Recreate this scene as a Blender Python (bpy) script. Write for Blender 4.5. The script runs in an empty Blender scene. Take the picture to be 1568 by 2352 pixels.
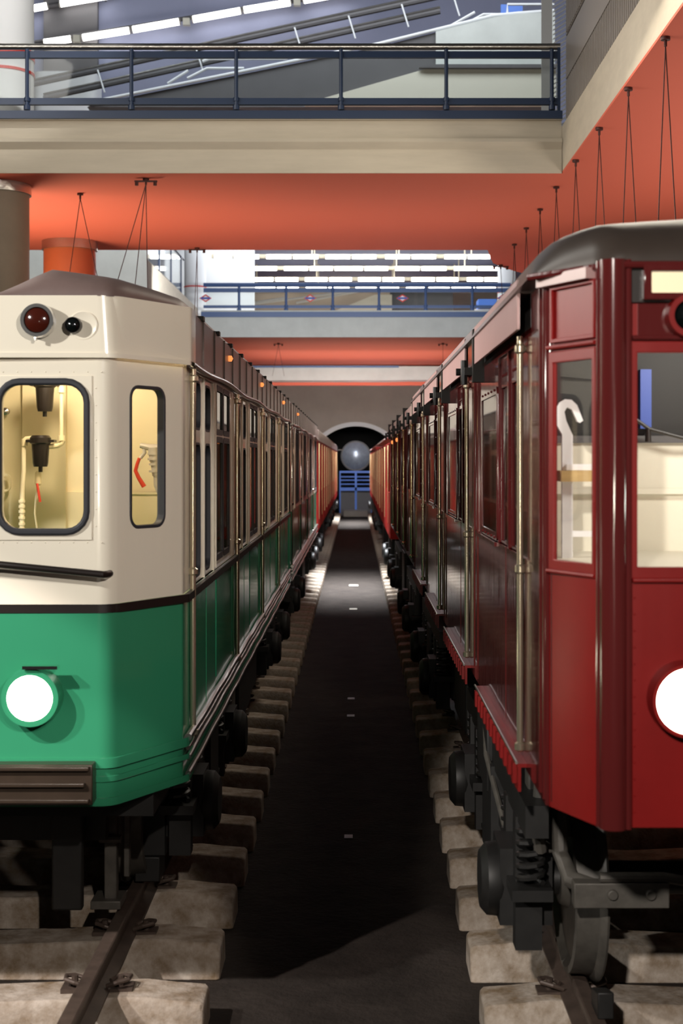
import bpy, bmesh, math, random
from mathutils import Vector
random.seed(7)
PI = math.pi
SC = bpy.context.scene
COL = SC.collection

# ------------------------------------------------------------------ camera, world, lights, exposure
CAM_Z = 2.72
cd = bpy.data.cameras.new('camera'); cam = bpy.data.objects.new('camera', cd); COL.objects.link(cam)
cam.location = (0, 0, CAM_Z); cam.rotation_euler = (PI/2, 0, 0)
cd.sensor_fit = 'VERTICAL'; cd.sensor_height = 36; cd.lens = 50
cd.shift_x = -32/2352; cd.shift_y = -116/2352
cd.clip_start = 0.05; cd.clip_end = 300
cd.dof.use_dof = True; cd.dof.focus_distance = 10.5; cd.dof.aperture_fstop = 3.2
SC.camera = cam
SC.view_settings.view_transform = 'Standard'; SC.view_settings.look = 'None'
SC.view_settings.gamma = 1; SC.view_settings.use_curve_mapping = False
SC.view_settings.exposure = 0.0
SC.cycles.use_denoising = True
SC.cycles.max_bounces = 8; SC.cycles.transparent_max_bounces = 12
SC.cycles.glossy_bounces = 5; SC.cycles.diffuse_bounces = 4
SC.cycles.sample_clamp_indirect = 6.0
SC.cycles.caustics_reflective = False; SC.cycles.caustics_refractive = False

W = bpy.data.worlds.new('world'); SC.world = W; W.use_nodes = True
W.node_tree.nodes['Background'].inputs[0].default_value = (0.95, 0.92, 0.90, 1)
W.node_tree.nodes['Background'].inputs[1].default_value = 0.03

def lamp(name, kind, loc, energy, color=(1, 1, 1), target=None, size=1.0, size_y=None, spot=60, blend=.5, rot=None, spread=None):
    l = bpy.data.lights.new(name, kind); l.energy = energy; l.color = color
    if kind == 'AREA':
        l.shape = 'RECTANGLE' if size_y else 'SQUARE'; l.size = size
        if size_y: l.size_y = size_y
        if spread: l.spread = math.radians(spread)
    elif kind == 'SPOT':
        l.spot_size = math.radians(spot); l.spot_blend = blend; l.shadow_soft_size = size
    else: l.shadow_soft_size = size
    o = bpy.data.objects.new(name, l); COL.objects.link(o); o.location = loc
    if target is not None:
        o.rotation_euler = (Vector(target) - Vector(loc)).to_track_quat('-Z', 'Y').to_euler()
    if rot: o.rotation_euler = rot
    return o

WARM = (1.0, .84, .64); COOL = (.90, .95, 1.0)
# unseen spots around the trains, some of them added only as fill
lamp('unseen_spot', 'SPOT', (-5.2, 3.2, 4.9), 1080, (1, .97, .92), (-1.7, 6.7, 2.3), .10, spot=40, blend=.4)
lamp('unseen_spot', 'SPOT', (-1.2, -2.6, 5.0), 2500, (1, .92, .84), (1.55, 4.9, 2.15), .10, spot=25, blend=.2)
lamp('unseen_spot', 'SPOT', (3.0, -2.0, 5.4), 1900, (1, .93, .86), (-1.5, 6.9, 2.5), .12, spot=16, blend=.25)  # fill light added for the angled face of the left cab
lamp('unseen_spot', 'SPOT', (0.1, -6.0, 2.35), 420, (1, .90, .74), (0, 12, 3.0), .20, spot=15, blend=.5)
lamp('unseen_track_spot', 'SPOT', (-4.2, 2.6, 5.6), 1700, (1, .90, .84), (-1.7, 6.6, 0.2), .05, spot=28, blend=.25)
lamp('unseen_spot', 'SPOT', (0.0, 25.0, 6.3), 1500, (1, .92, .78), (0, 48, 2.2), .15, spot=30, blend=.5)  # added under the ceiling to light the cream strips on the far cars
# lamps along the left platform; added unseen fills for tram side, beam and sleepers
lamp('platform_lamp', 'AREA', (-6.6, 11.5, 4.95), 420, (1, .93, .84), (.68, 11.5, 3.3), 10.0, .4, spread=90)
lamp('parapet_fill', 'AREA', (2.6, 12.6, 7.35), 240, (1, .90, .74), (-.86, 12.0, 2.6), 12.0, .3)  # added, unseen: brightens the tram side while the floor stays shaded
lamp('added_wash', 'AREA', (-1.5, 13.0, 7.0), 38, (1, .94, .84), (-1.5, 20, 7.15), 8.0, .3, spread=80)  # unseen wash put in to brighten the near walkway beam
lamp('unseen_track_spot', 'SPOT', (1.0, -1.5, 5.2), 1000, (1, .90, .80), (-1.55, 7.2, 0.2), .06, spot=12.5, blend=.3)  # added to brighten the nearest sleepers of the left track
# unseen uplights on the painted ceiling: outer platforms, then two added mid-hall
lamp('unseen_uplight', 'AREA', (-6.6, 22.5, 3.6), 300, (1, .84, .60), (-3.2, 22.5, 6.72), 4.0, 1.5)
lamp('unseen_uplight', 'AREA', (6.4, 17.0, 3.2), 270, (1, .90, .80), (4.2, 17.0, 6.72), 10.0, 2.0)
lamp('unseen_uplight', 'AREA', (0.0, 23.5, 4.4), 50, (1, .88, .74), (0, 23.5, 6.72), 7.0, 3.0)  # added fill for the first ceiling strip, not on a platform
lamp('unseen_uplight', 'AREA', (0.0, 52.0, 4.6), 170, (1, .86, .70), (0, 51.5, 6.72), 8.0, 8.0)  # mid-hall fill added below the far ceiling strip
lamp('added_wash', 'AREA', (0.0, 48.0, 4.9), 250, (1, .95, .90), (0, 73, 4.7), 9.0, .4, spread=70)  # unseen wash added for the farthest beam and the end wall
lamp('added_wash', 'AREA', (0.0, 35.2, 7.1), 640, (.95, .97, 1), (0, 46, 6.9), 9.0, .4)  # added wash that brightens the second beam
lamp('unseen_spot', 'SPOT', (0.0, 63.0, 6.2), 1300, (.92, .96, 1), (0, 71.5, 2.4), .1, spot=30)  # unseen spot added to brighten the mirror, gate and step
lamp('unseen_spot', 'SPOT', (-4.6, 28.0, 8.6), 900, (.96, .98, 1), (-6.0, 34.6, 6.0), .2, spot=60)  # added to brighten the pale wall at the middle opening
lamp('unseen_spot', 'SPOT', (-2.0, 15.0, 12.5), 1300, (1, .98, .95), (-5.2, 20.9, 8.6), .2, spot=34)  # put in, out of view, to whiten the upper left column
# white light of the upper concourse, falling through the openings
lamp('concourse_light', 'AREA', (0.0, 30.6, 9.8), 850, COOL, (0.0, 30.6, 0), 3.0, 4.0, spread=46)
lamp('concourse_light', 'AREA', (0.0, 50.0, 10.5), 800, COOL, (0, 50.0, 0), 12.0, 8.0)
lamp('concourse_light', 'AREA', (0.0, 62.6, 10.4), 1500, COOL, (0, 62.6, 0), 4.0, 3.0, spread=60)
lamp('concourse_light', 'AREA', (-1.0, 26.0, 15.5), 850, COOL, (0, 33.5, 11), 12.0, 3.0)
lamp('concourse_light', 'AREA', (-7.4, 12.0, 9.5), 400, (1, .95, .88), (2.9, 14, 7.2), 8.0, 4.0)  # unseen side fill added for the right slab edge and panels

# ------------------------------------------------------------------ materials
def lin(c): return c/12.92 if c <= .04045 else ((c+.055)/1.055)**2.4
def rgb(r, g, b): return (lin(r/255), lin(g/255), lin(b/255), 1)
MATS = {}
def mat(name, col, rough=.5, metal=0.0, coat=0.0, noise=0.0, nscale=6.0, bump=0.0, bscale=(3, 3, 3), spec=.5, col2=None, emit=None, estr=0.0, nstretch=(1,1,1)):
    m = bpy.data.materials.new(name); m.use_nodes = True
    nt = m.node_tree; b = nt.nodes['Principled BSDF']
    b.inputs['Base Color'].default_value = col; b.inputs['Roughness'].default_value = rough
    b.inputs['Metallic'].default_value = metal; b.inputs['Specular IOR Level'].default_value = spec
    if coat: b.inputs['Coat Weight'].default_value = coat; b.inputs['Coat Roughness'].default_value = .05
    if emit: b.inputs['Emission Color'].default_value = emit; b.inputs['Emission Strength'].default_value = estr
    if noise or bump:
        tc = nt.nodes.new('ShaderNodeTexCoord')
    if noise:
        mp = nt.nodes.new('ShaderNodeMapping'); mp.inputs['Scale'].default_value = nstretch
        n = nt.nodes.new('ShaderNodeTexNoise'); n.inputs['Scale'].default_value = nscale; n.inputs['Detail'].default_value = 8
        n.inputs['Roughness'].default_value = .65
        nt.links.new(tc.outputs['Object'], mp.inputs['Vector']); nt.links.new(mp.outputs['Vector'], n.inputs['Vector'])
        mx = nt.nodes.new('ShaderNodeMix'); mx.data_type = 'RGBA'
        c2 = col2 or tuple(v*(1-noise) for v in col[:3]) + (1,)
        mx.inputs[6].default_value = col; mx.inputs[7].default_value = c2
        cr = nt.nodes.new('ShaderNodeValToRGB'); cr.color_ramp.elements[0].position = .35; cr.color_ramp.elements[1].position = .68
        nt.links.new(n.outputs['Fac'], cr.inputs['Fac']); nt.links.new(cr.outputs['Color'], mx.inputs[0])
        nt.links.new(mx.outputs[2], b.inputs['Base Color'])
    if bump:
        mp = nt.nodes.new('ShaderNodeMapping'); mp.inputs['Scale'].default_value = bscale
        n = nt.nodes.new('ShaderNodeTexNoise'); n.inputs['Scale'].default_value = 1.0; n.inputs['Detail'].default_value = 2
        bp = nt.nodes.new('ShaderNodeBump'); bp.inputs['Strength'].default_value = bump; bp.inputs['Distance'].default_value = .02
        nt.links.new(tc.outputs['Object'], mp.inputs['Vector']); nt.links.new(mp.outputs['Vector'], n.inputs['Vector'])
        nt.links.new(n.outputs['Fac'], bp.inputs['Height']); nt.links.new(bp.outputs['Normal'], b.inputs['Normal'])
    MATS[name] = m; return m
def glass(name, tint=(.965, .965, .955, 1), rough=.02, ior=1.5, alpha=0.0, base=(.05, .05, .05, 1)):
    m = bpy.data.materials.new(name); m.use_nodes = True; nt = m.node_tree
    nt.nodes.remove(nt.nodes['Principled BSDF']); out = nt.nodes['Material Output']
    tr = nt.nodes.new('ShaderNodeBsdfTransparent'); tr.inputs[0].default_value = tint
    gl = nt.nodes.new('ShaderNodeBsdfGlossy'); gl.inputs['Roughness'].default_value = rough
    fr = nt.nodes.new('ShaderNodeLayerWeight'); fr.inputs[0].default_value = .5
    pw = nt.nodes.new('ShaderNodeMath'); pw.operation = 'POWER'; pw.inputs[1].default_value = 4.0
    ml = nt.nodes.new('ShaderNodeMath'); ml.operation = 'MULTIPLY_ADD'; ml.inputs[1].default_value = .75; ml.inputs[2].default_value = .03*ior/1.5
    mx = nt.nodes.new('ShaderNodeMixShader')
    nt.links.new(fr.outputs['Facing'], pw.inputs[0]); nt.links.new(pw.outputs[0], ml.inputs[0]); nt.links.new(ml.outputs[0], mx.inputs[0])
    nt.links.new(tr.outputs[0], mx.inputs[1]); nt.links.new(gl.outputs[0], mx.inputs[2])
    nt.links.new(mx.outputs[0], out.inputs[0]); MATS[name] = m; return m
WAVE = (6, 6, .5)
CREAM = mat('cream_paint', rgb(234, 226, 208), .2, bump=.16, bscale=WAVE, coat=.3)
CREAMW = mat('cabin_paint', rgb(236, 222, 186), .4)
GREEN = mat('green_paint', rgb(50, 134, 98), .2, bump=.16, bscale=WAVE, coat=.3)
BLACKP = mat('black_paint', rgb(32, 26, 24), .35)
RUBBER = mat('black_rubber', rgb(46, 47, 52), .55)
MAUVE = mat('roof_paint', rgb(112, 94, 90), .5, noise=.25, nscale=3, bump=.15, bscale=(4, 4, 4))
FASCIA = mat('roof_side_paint', rgb(120, 102, 96), .3, noise=.2, nscale=2.5, nstretch=(1, 1, .3))
RED = mat('red_paint', rgb(128, 21, 20), .4, bump=.12, bscale=WAVE, spec=.3, noise=.2, nscale=2)
MAROON = mat('maroon_paint', rgb(84, 28, 28), .14, bump=.35, bscale=(14, 14, 1.2), coat=.6)
LETTERB = mat('letter_board_paint', rgb(172, 140, 138), .35, noise=.12, nscale=2)
ROOFG = mat('grey_roof_paint', rgb(62, 54, 49), .36, noise=.25, nscale=3, bump=.1, bscale=(5, 5, 5))
CHROME = mat('polished_steel', (.82, .80, .76, 1), .07, 1.0)
SATIN = mat('satin_steel', (.80, .79, .77, 1), .16, .9)
STEEL = mat('brushed_steel', (.55, .53, .50, 1), .28, 1.0, bump=.2, bscale=(20, 2, 20))
BRASS = mat('polished_brass', (.80, .68, .42, 1), .12, 1.0)
DARKM = mat('greasy_black_metal', rgb(30, 29, 28), .5, noise=.4, nscale=12)
GREYM = mat('worn_grey_metal', rgb(92, 88, 82), .5, .2, noise=.35, nscale=14)
BROWNM = mat('dark_brown_paint', rgb(56, 46, 38), .3, noise=.2, nscale=8)
RUST = mat('rusty_rail_steel', rgb(92, 78, 70), .5, .3, noise=.4, nscale=10)
CONC = mat('sleeper_concrete', rgb(184, 172, 160), .9, noise=.45, nscale=7, col2=rgb(120, 100, 76), bump=.3, bscale=(30, 30, 30))
BEAMC = mat('beam_concrete', rgb(198, 188, 170), .85, noise=.12, nscale=2.5, nstretch=(.4, 1, 3))
BEAMG = mat('pale_concrete', rgb(200, 204, 200), .85, noise=.12, nscale=1.5)
FLOORM = mat('dark_asphalt', rgb(56, 50, 46), .85, spec=.12, noise=.45, nscale=3.0, bump=.5, bscale=(25, 25, 25))
ORANGE = mat('orange_ceiling_paint', rgb(208, 98, 74), .8, bump=.05, bscale=(20, 20, 20))
ENDW = mat('end_wall_grey', rgb(172, 162, 152), .8, noise=.15, nscale=.6)
BLUE = mat('blue_steel_paint', rgb(52, 82, 132), .4)
NAVY = mat('navy_paint', rgb(40, 56, 84), .35)
GATEB = mat('bright_blue_paint', rgb(78, 122, 210), .45)
WHITEP = mat('white_plaster', rgb(232, 234, 236), .7)
GREYD = mat('dark_grey_panel', rgb(92, 90, 92), .7, noise=.15, nscale=1.0)
LAV = mat('lavender_grey_plaster', rgb(132, 136, 160), .8, noise=.12, nscale=.5)
MESHP = mat('grey_mesh_panel', rgb(150, 142, 134), .5, .2)
TUNNELM = mat('tunnel_black', rgb(14, 13, 13), .9)
LAMPE = mat('lit_lamp_lens', (1, 1, 1, 1), .3, emit=(1, .90, .70, 1), estr=30)
TUBEE = mat('lit_fluorescent_tube', (1, 1, 1, 1), .4, emit=(1, .98, .95, 1), estr=9)
BOARDE = mat('lit_destination_board', rgb(240, 226, 186), .5, emit=(1, .88, .62, 1), estr=.28)
LENS = mat('dark_red_lens', rgb(64, 22, 14), .12, coat=.6)
LENSB = mat('black_lens', rgb(10, 14, 14), .12, coat=.6)
REDH = mat('red_handle_paint', rgb(214, 66, 46), .4)
SILV = mat('silver_paint', rgb(196, 190, 182), .45, .3)
AMBER = mat('amber_lens', rgb(235, 110, 40), .25, emit=(1, .30, .08, 1), estr=1.2)
WOODM = mat('varnished_wood', rgb(206, 176, 118), .5, noise=.2, nscale=4, nstretch=(1, 8, 8))
PALEP = mat('pale_grey_paint', rgb(212, 208, 192), .5)
DARKG = mat('dark_panel', rgb(24, 23, 22), .6)
MIRROR = mat('mirror_surface', rgb(150, 158, 172), .3, .35, noise=.3, nscale=5)
SIGNR = mat('sign_red', rgb(214, 50, 40), .5); SIGNB = mat('sign_blue', rgb(60, 86, 170), .5); SIGNW = mat('sign_white', rgb(245, 245, 245), .5)
WIREM = mat('rusty_wire', rgb(70, 30, 24), .6)
GLASS = glass('clear_window_glass'); GLASSD = glass('smoked_window_glass', (.55, .54, .50, 1), .03, 1.55)
GLASSR = glass('railing_glass', (.93, .95, .95, 1), .03, 1.3)
CREAMG = mat('reflection_cream', rgb(240, 214, 160), .3)  # colour of reflected bright streaks, used for the strips on far cars
POLEM = mat('worn_bright_pole', (.72, .64, .47, 1), .2, .85)
CURT = mat('cream_panelling', rgb(206, 184, 128), .6)
SALOON = mat('saloon_lining', rgb(120, 108, 84), .7)
LIGHTH = mat('light_channel_paint', rgb(226, 214, 186), .5)

# ------------------------------------------------------------------ mesh helpers
WL = {}                                   # world position of the thing each object belongs to
class MB:
    def __init__(s): s.v = []; s.f = []
    def add(s, vs, fs):
        k = len(s.v); s.v += [tuple(v) for v in vs]; s.f += [tuple(i+k for i in f) for f in fs]; return s
    def box(s, x0, x1, y0, y1, z0, z1):
        return s.add([(x0,y0,z0),(x1,y0,z0),(x1,y1,z0),(x0,y1,z0),(x0,y0,z1),(x1,y0,z1),(x1,y1,z1),(x0,y1,z1)],
                     [(0,3,2,1),(4,5,6,7),(0,1,5,4),(1,2,6,5),(2,3,7,6),(3,0,4,7)])
    def loft(s, rings, closed=True, caps=True):
        n = len(rings[0]); vs = [p for r in rings for p in r]; fs = []
        for i in range(len(rings)-1):
            for j in range(n if closed else n-1):
                a = i*n+j; b = i*n+(j+1) % n
                fs.append((a, b, b+n, a+n))
        if caps and closed:
            fs.append(tuple(range(n))[::-1]); fs.append(tuple((len(rings)-1)*n+j for j in range(n)))
        return s.add(vs, fs)
    def prism(s, pts, a, b, axis='z'):
        def m(p, h):
            return (p[0], p[1], h) if axis == 'z' else ((h, p[0], p[1]) if axis == 'x' else (p[0], h, p[1]))
        return s.loft([[m(p, a) for p in pts], [m(p, b) for p in pts]])
    def tube(s, pts, r, n=10, closed=False):
        P = [Vector(p) for p in pts]; rings = []; k = len(P); up = None
        for i in range(k):
            if closed: t = (P[(i+1) % k]-P[i-1])
            else: t = P[min(i+1, k-1)]-P[max(i-1, 0)]
            t.normalize()
            if up is None:
                up = Vector((0,0,1)) if abs(t.z) < .9 else Vector((0,1,0))
            a = t.cross(up)
            if a.length < 1e-4: a = t.cross(Vector((1,0,0)))
            a.normalize(); b = a.cross(t).normalized(); up = b
            rr = r[i] if isinstance(r, (list, tuple)) else r
            rings.append([tuple(P[i]+(a*math.cos(2*PI*j/n)+b*math.sin(2*PI*j/n))*rr) for j in range(n)])
        if closed: rings.append(rings[0])
        return s.loft(rings, caps=not closed)
    def cyl(s, p0, p1, r0, r1=None, n=20):
        return s.tube([p0, p1], [r0, r0 if r1 is None else r1], n)
    def lathe(s, prof, O, ax, n=28):       # prof: (radius, height) along ax
        ax = Vector(ax).normalized(); u = ax.cross(Vector((0,0,1)) if abs(ax.z) < .9 else Vector((1,0,0))).normalized(); w = ax.cross(u); O = Vector(O)
        return s.loft([[tuple(O+ax*h+(u*math.cos(2*PI*j/n)+w*math.sin(2*PI*j/n))*max(r, 1e-4)) for j in range(n)] for r, h in prof])
    def plate(s, outer, holes, O, U, t, V=(0,0,1)):
        # flat sheet with holes; (u,v) maps to O+U*u+V*v; thickness t to the back of the normal U x V
        O = Vector(O); U = Vector(U).normalized(); V = Vector(V); N = U.cross(V).normalized()
        bm = bmesh.new(); es = []
        for loop in [outer]+list(holes):
            vs = [bm.verts.new((p[0], p[1], 0)) for p in loop]
            es += [bm.edges.new((vs[i], vs[(i+1) % len(vs)])) for i in range(len(vs))]
        bmesh.ops.triangle_fill(bm, use_beauty=True, use_dissolve=False, edges=es)
        bm.verts.index_update(); n = len(bm.verts)
        P = [O+U*v.co.x+V*v.co.y for v in bm.verts]
        F = []
        for f in bm.faces:
            ids = [v.index for v in f.verts]; F.append(tuple(ids)); F.append(tuple(i+n for i in ids[::-1]))
        for e in bm.edges:
            if len(e.link_faces) == 1:
                a, b = e.verts[0].index, e.verts[1].index; F.append((a, b, b+n, a+n))
        bm.free()
        return s.add(P+[p-N*t for p in P], F)
    def rivets(s, pts, N, r=.006):
        N = Vector(N).normalized(); u = N.cross(Vector((0,0,1))).normalized() if abs(N.z) < .9 else Vector((1,0,0)); w = N.cross(u)
        for p in pts:
            p = Vector(p)
            a = [tuple(p+(u*math.cos(PI*j/3)+w*math.sin(PI*j/3))*r) for j in range(6)]
            b = [tuple(p+N*r*.7+(u*math.cos(PI*j/3)+w*math.sin(PI*j/3))*r*.55) for j in range(6)]
            s.loft([a, b])
        return s
    def mirror(s, xc):
        return s.add([(2*xc-x, y, z) for x, y, z in s.v], [f[::-1] for f in s.f])
    def build(s, name, m, parent=None, bevel=0.0, smooth=35, base=None):
        if parent is not None: L = WL[parent.name]
        else:
            xs, ys, zs = zip(*s.v)
            L = base or ((min(xs)+max(xs))/2, (min(ys)+max(ys))/2, min(zs))
        me = bpy.data.meshes.new(name)
        me.from_pydata([(x-L[0], y-L[1], z-L[2]) for x, y, z in s.v], [], s.f)
        bm = bmesh.new(); bm.from_mesh(me); bmesh.ops.recalc_face_normals(bm, faces=bm.faces); bm.to_mesh(me); bm.free()
        me.materials.append(m)
        for p in me.polygons: p.use_smooth = True
        me.set_sharp_from_angle(angle=math.radians(smooth))
        o = bpy.data.objects.new(name, me); COL.objects.link(o)
        if parent is not None: o.parent = parent
        else: o.location = L
        WL[o.name] = L
        if bevel:
            b = o.modifiers.new('bevel', 'BEVEL'); b.width = bevel; b.segments = 2; b.limit_method = 'ANGLE'; b.angle_limit = math.radians(40)
        return o
def tag(o, label, cat, group=None, kind=None):
    o['label'] = label; o['category'] = cat
    if group: o['group'] = group
    if kind: o['kind'] = kind
    return o
def struct(o): o['kind'] = 'structure'; return o
def thing(name, label, cat, loc, group=None):
    o = bpy.data.objects.new(name, None); COL.objects.link(o); o.location = loc; o.empty_display_size = .2
    WL[o.name] = tuple(loc); return tag(o, label, cat, group)
def copy_part(o, d, parent=None):
    c = o.copy(); COL.objects.link(c); c.location = Vector(o.location)+Vector(d)
    if parent: c.parent = parent
    WL[c.name] = WL[o.name]; return c
def copy_thing(root, loc, label, group=None):
    r = root.copy(); COL.objects.link(r); r.location = loc; r['label'] = label
    if group: r['group'] = group
    for ch in list(root.children):
        c = ch.copy(); COL.objects.link(c); c.parent = r
        for g in list(ch.children):
            d = g.copy(); COL.objects.link(d); d.parent = c
    return r
def rr(cx, cy, w, h, r, n=5):
    out = []
    for sx, sy, a0 in ((1, 1, 0), (-1, 1, PI/2), (-1, -1, PI), (1, -1, 3*PI/2)):
        for i in range(n+1):
            a = a0+PI/2*i/n; out.append((cx+sx*(w/2-r)+r*math.cos(a), cy+sy*(h/2-r)+r*math.sin(a)))
    return out
def rect(x0, x1, y0, y1): return [(x0, y0), (x1, y0), (x1, y1), (x0, y1)]
def fillet(P, R, n=6):
    out = []
    for i, p in enumerate(P):
        r = R.get(i, 0)
        if not r: out.append(tuple(p)); continue
        p = Vector(p); a = (Vector(P[i-1])-p).normalized(); b = (Vector(P[i+1])-p).normalized()
        ang = a.angle(b); t = r/math.tan(ang/2); c = p+(a+b).normalized()*(r/math.sin(ang/2))
        A = p+a*t; B = p+b*t; va = A-c; vb = B-c; th = va.angle(vb); sg = 1 if va.x*vb.y-va.y*vb.x > 0 else -1
        for k in range(n+1):
            q = th*k/n*sg; out.append((c.x+va.x*math.cos(q)-va.y*math.sin(q), c.y+va.x*math.sin(q)+va.y*math.cos(q)))
    return out
def px(x, y, Y): return ((x-816)*Y/3267, Y, CAM_Z+(1060-y)*Y/3267)
ORD = ['nearest', 'second nearest', 'third nearest', 'fourth nearest', 'fifth nearest', 'sixth nearest', 'seventh nearest', 'eighth nearest', 'ninth nearest', 'tenth nearest', 'eleventh nearest', 'twelfth nearest']
ORDL = ['leftmost', 'second', 'third', 'fourth', 'fifth', 'sixth', 'seventh', 'eighth', 'ninth', 'tenth', 'eleventh', 'twelfth']

# ------------------------------------------------------------------ hall structure
CZ = CAM_Z+4.0                              # underside of the orange ceiling
struct(MB().box(-9, 9, -5, 74, -.3, 0).build('floor', FLOORM))
op1 = rect(-8, 2.87, -4, 19.75)
op2 = [(-8, 26.9), (2.5, 26.9), (2.56, 27.3), (2.66, 28.0), (2.78, 28.7), (2.98, 29.2), (3.35, 29.9), (3.75, 30.5), (4.4, 31.2), (5.2, 31.8), (5.9, 32.2), (5.9, 45.7), (-5.07, 45.7), (-5.07, 34.6), (-8, 34.6)]
op3 = [(-5, 59.2), (2.1, 59.2), (3.0, 59.7), (5, 60.3), (5, 66.5), (-5, 66.5)]
outer = rect(-9, 9, -4.6, 74)
struct(MB().plate(outer, [op1, op2, op3], (0, 0, CZ+.03), (1, 0, 0), .03, V=(0, 1, 0)).build('ceiling', ORANGE))
o = MB().plate(outer, [op1, op2, op3], (0, 0, CZ+.66), (1, 0, 0), .63, V=(0, 1, 0)).build('floor_upper', BEAMC); struct(o)
struct(MB().box(-9.2, -9, -5, 74, 0, CZ).build('wall_left', ENDW))
struct(MB().box(9, 9.2, -5, 74, 0, CZ).build('wall_right', ENDW))
# end wall with round tunnel mouth
WY = 73.0; TC = (0.02, 2.0); TR = 2.55
arc = [(TC[0]+TR*math.cos(a), TC[1]+TR*math.sin(a)) for a in [PI*i/40-.25 + (.5*i/40) for i in range(41)]]
hole = arc+[(-TR*.96, .02), (TR*.96, .02)]
m = MB(); m.plate([(-9, 0), (9, 0), (9, CZ), (-9, CZ)], [hole], (0, WY, 0), (1, 0, 0), .4)
for z in (3.3, 4.55, 5.6): m.box(-9, 9, WY-.03, WY, z, z+.03)
struct(m.build('wall_back', ENDW))
m = MB(); ring = []
for a in [PI*i/40-.25+(.5*i/40) for i in range(41)]:
    c, s_ = math.cos(a), math.sin(a)
    ring.append([(TC[0]+r*c, y, TC[1]+r*s_) for r, y in ((TR-.02, WY+.3), (TR-.02, WY-.12), (TR+.2, WY-.12), (TR+.2, WY))])
struct(m.loft(ring, closed=True).build('trim_1', WHITEP))
m = MB(); m.loft([[(TC[0]+TR*math.cos(a)*k, y, TC[1]+TR*math.sin(a)*k) for a in [2*PI*i/32 for i in range(32)]] for y, k in ((WY+.4, 1.02), (WY+9, 1.02), (WY+9, .01))], caps=False)
struct(tag(m.build('tunnel', TUNNELM), 'dark tunnel mouth in the far grey wall under a pale arch', 'tunnel'))
# right parapet over the near opening
wp = thing('mesh_wall_panel', 'grey ribbed metal panelling above the concrete edge at upper right', 'wall panel', (2.95, 8, CAM_Z+4.66))
zz = [4.66, 5.25, 5.85, 7.3]
for k in range(3):
    m = MB(); m.box(2.90, 3.0, 2, 19.6, CAM_Z+zz[k]+.015, CAM_Z+zz[k+1]-.015)
    if k != 1:
        y = 9.0
        while y < 19.55:
            m.box(2.885, 2.90, y, y+.05, CAM_Z+zz[k]+.03, CAM_Z+zz[k+1]-.03); y += .11
    m.build('panel', MESHP, wp)
# ------------------------------------------------------------------ walkway beams and railings
def beam(x0, x1, y, prof, mat_c, label, name='walkway_beam', strip=None):
    b = thing(name, label, 'beam', ((x0+x1)/2, y, CAM_Z+prof[0][1]))
    MB().loft([[(x, y+p[0], CAM_Z+p[1]) for p in prof] for x in (x0, x1)]).build('concrete_edge', mat_c, b)
    if strip: MB().box(x0, x1, y-.075, y-.03, CAM_Z+strip[0], CAM_Z+strip[1]).build('painted_edge_strip', NAVY if y < 30 else BLUE, b)
    return b
prof1 = [(0.0, 4.0), (.0, 4.24), (.02, 4.33), (-.06, 4.42), (-.05, 4.47), (0.05, 4.49), (0.03, 4.73), (-.03, 4.73), (-.03, 4.85), (.5, 4.85), (.5, 4.67), (.028, 4.67), (.028, 4.0)]
beam(-7.9, 2.86, 19.72, prof1, BEAMC, 'concrete walkway edge with a ledge below the nearest blue railing', strip=(4.74, 4.85))
prof2 = [(0, 3.99), (0, 4.66), (-.03, 4.66), (-.03, 4.85), (.5, 4.85), (.5, 4.67), (.035, 4.67), (.035, 3.99)]
beam(-4.95, 5.8, 45.66, prof2, BEAMG, 'pale concrete walkway edge below the second railing', strip=(4.63, 4.8))
prof3 = [(0, 3.36), (0, 3.92), (.4, 3.98), (.4, 3.3)]
b3 = thing('walkway_beam', 'farthest pale concrete beam with a thin blue line above the tunnel', 'beam', (0, 58.9, CAM_Z+3.3))
MB().loft([[(x, 58.85+p[0], CAM_Z+p[1]+dz) for p in prof3] for x, dz in ((-8.8, 0), (1.2, 0), (2.1, .02), (8.8, .02))]).build('concrete_edge', BEAMG, b3)
MB().box(-8.8, 1.8, 58.8, 58.86, CAM_Z+3.88, CAM_Z+3.96).build('painted_edge_strip', BLUE, b3)
MB().box(-8.8, 8.8, 59.3, 59.7, CAM_Z+3.18, CAM_Z+3.4).build('orange_soffit', ORANGE, b3)

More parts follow.
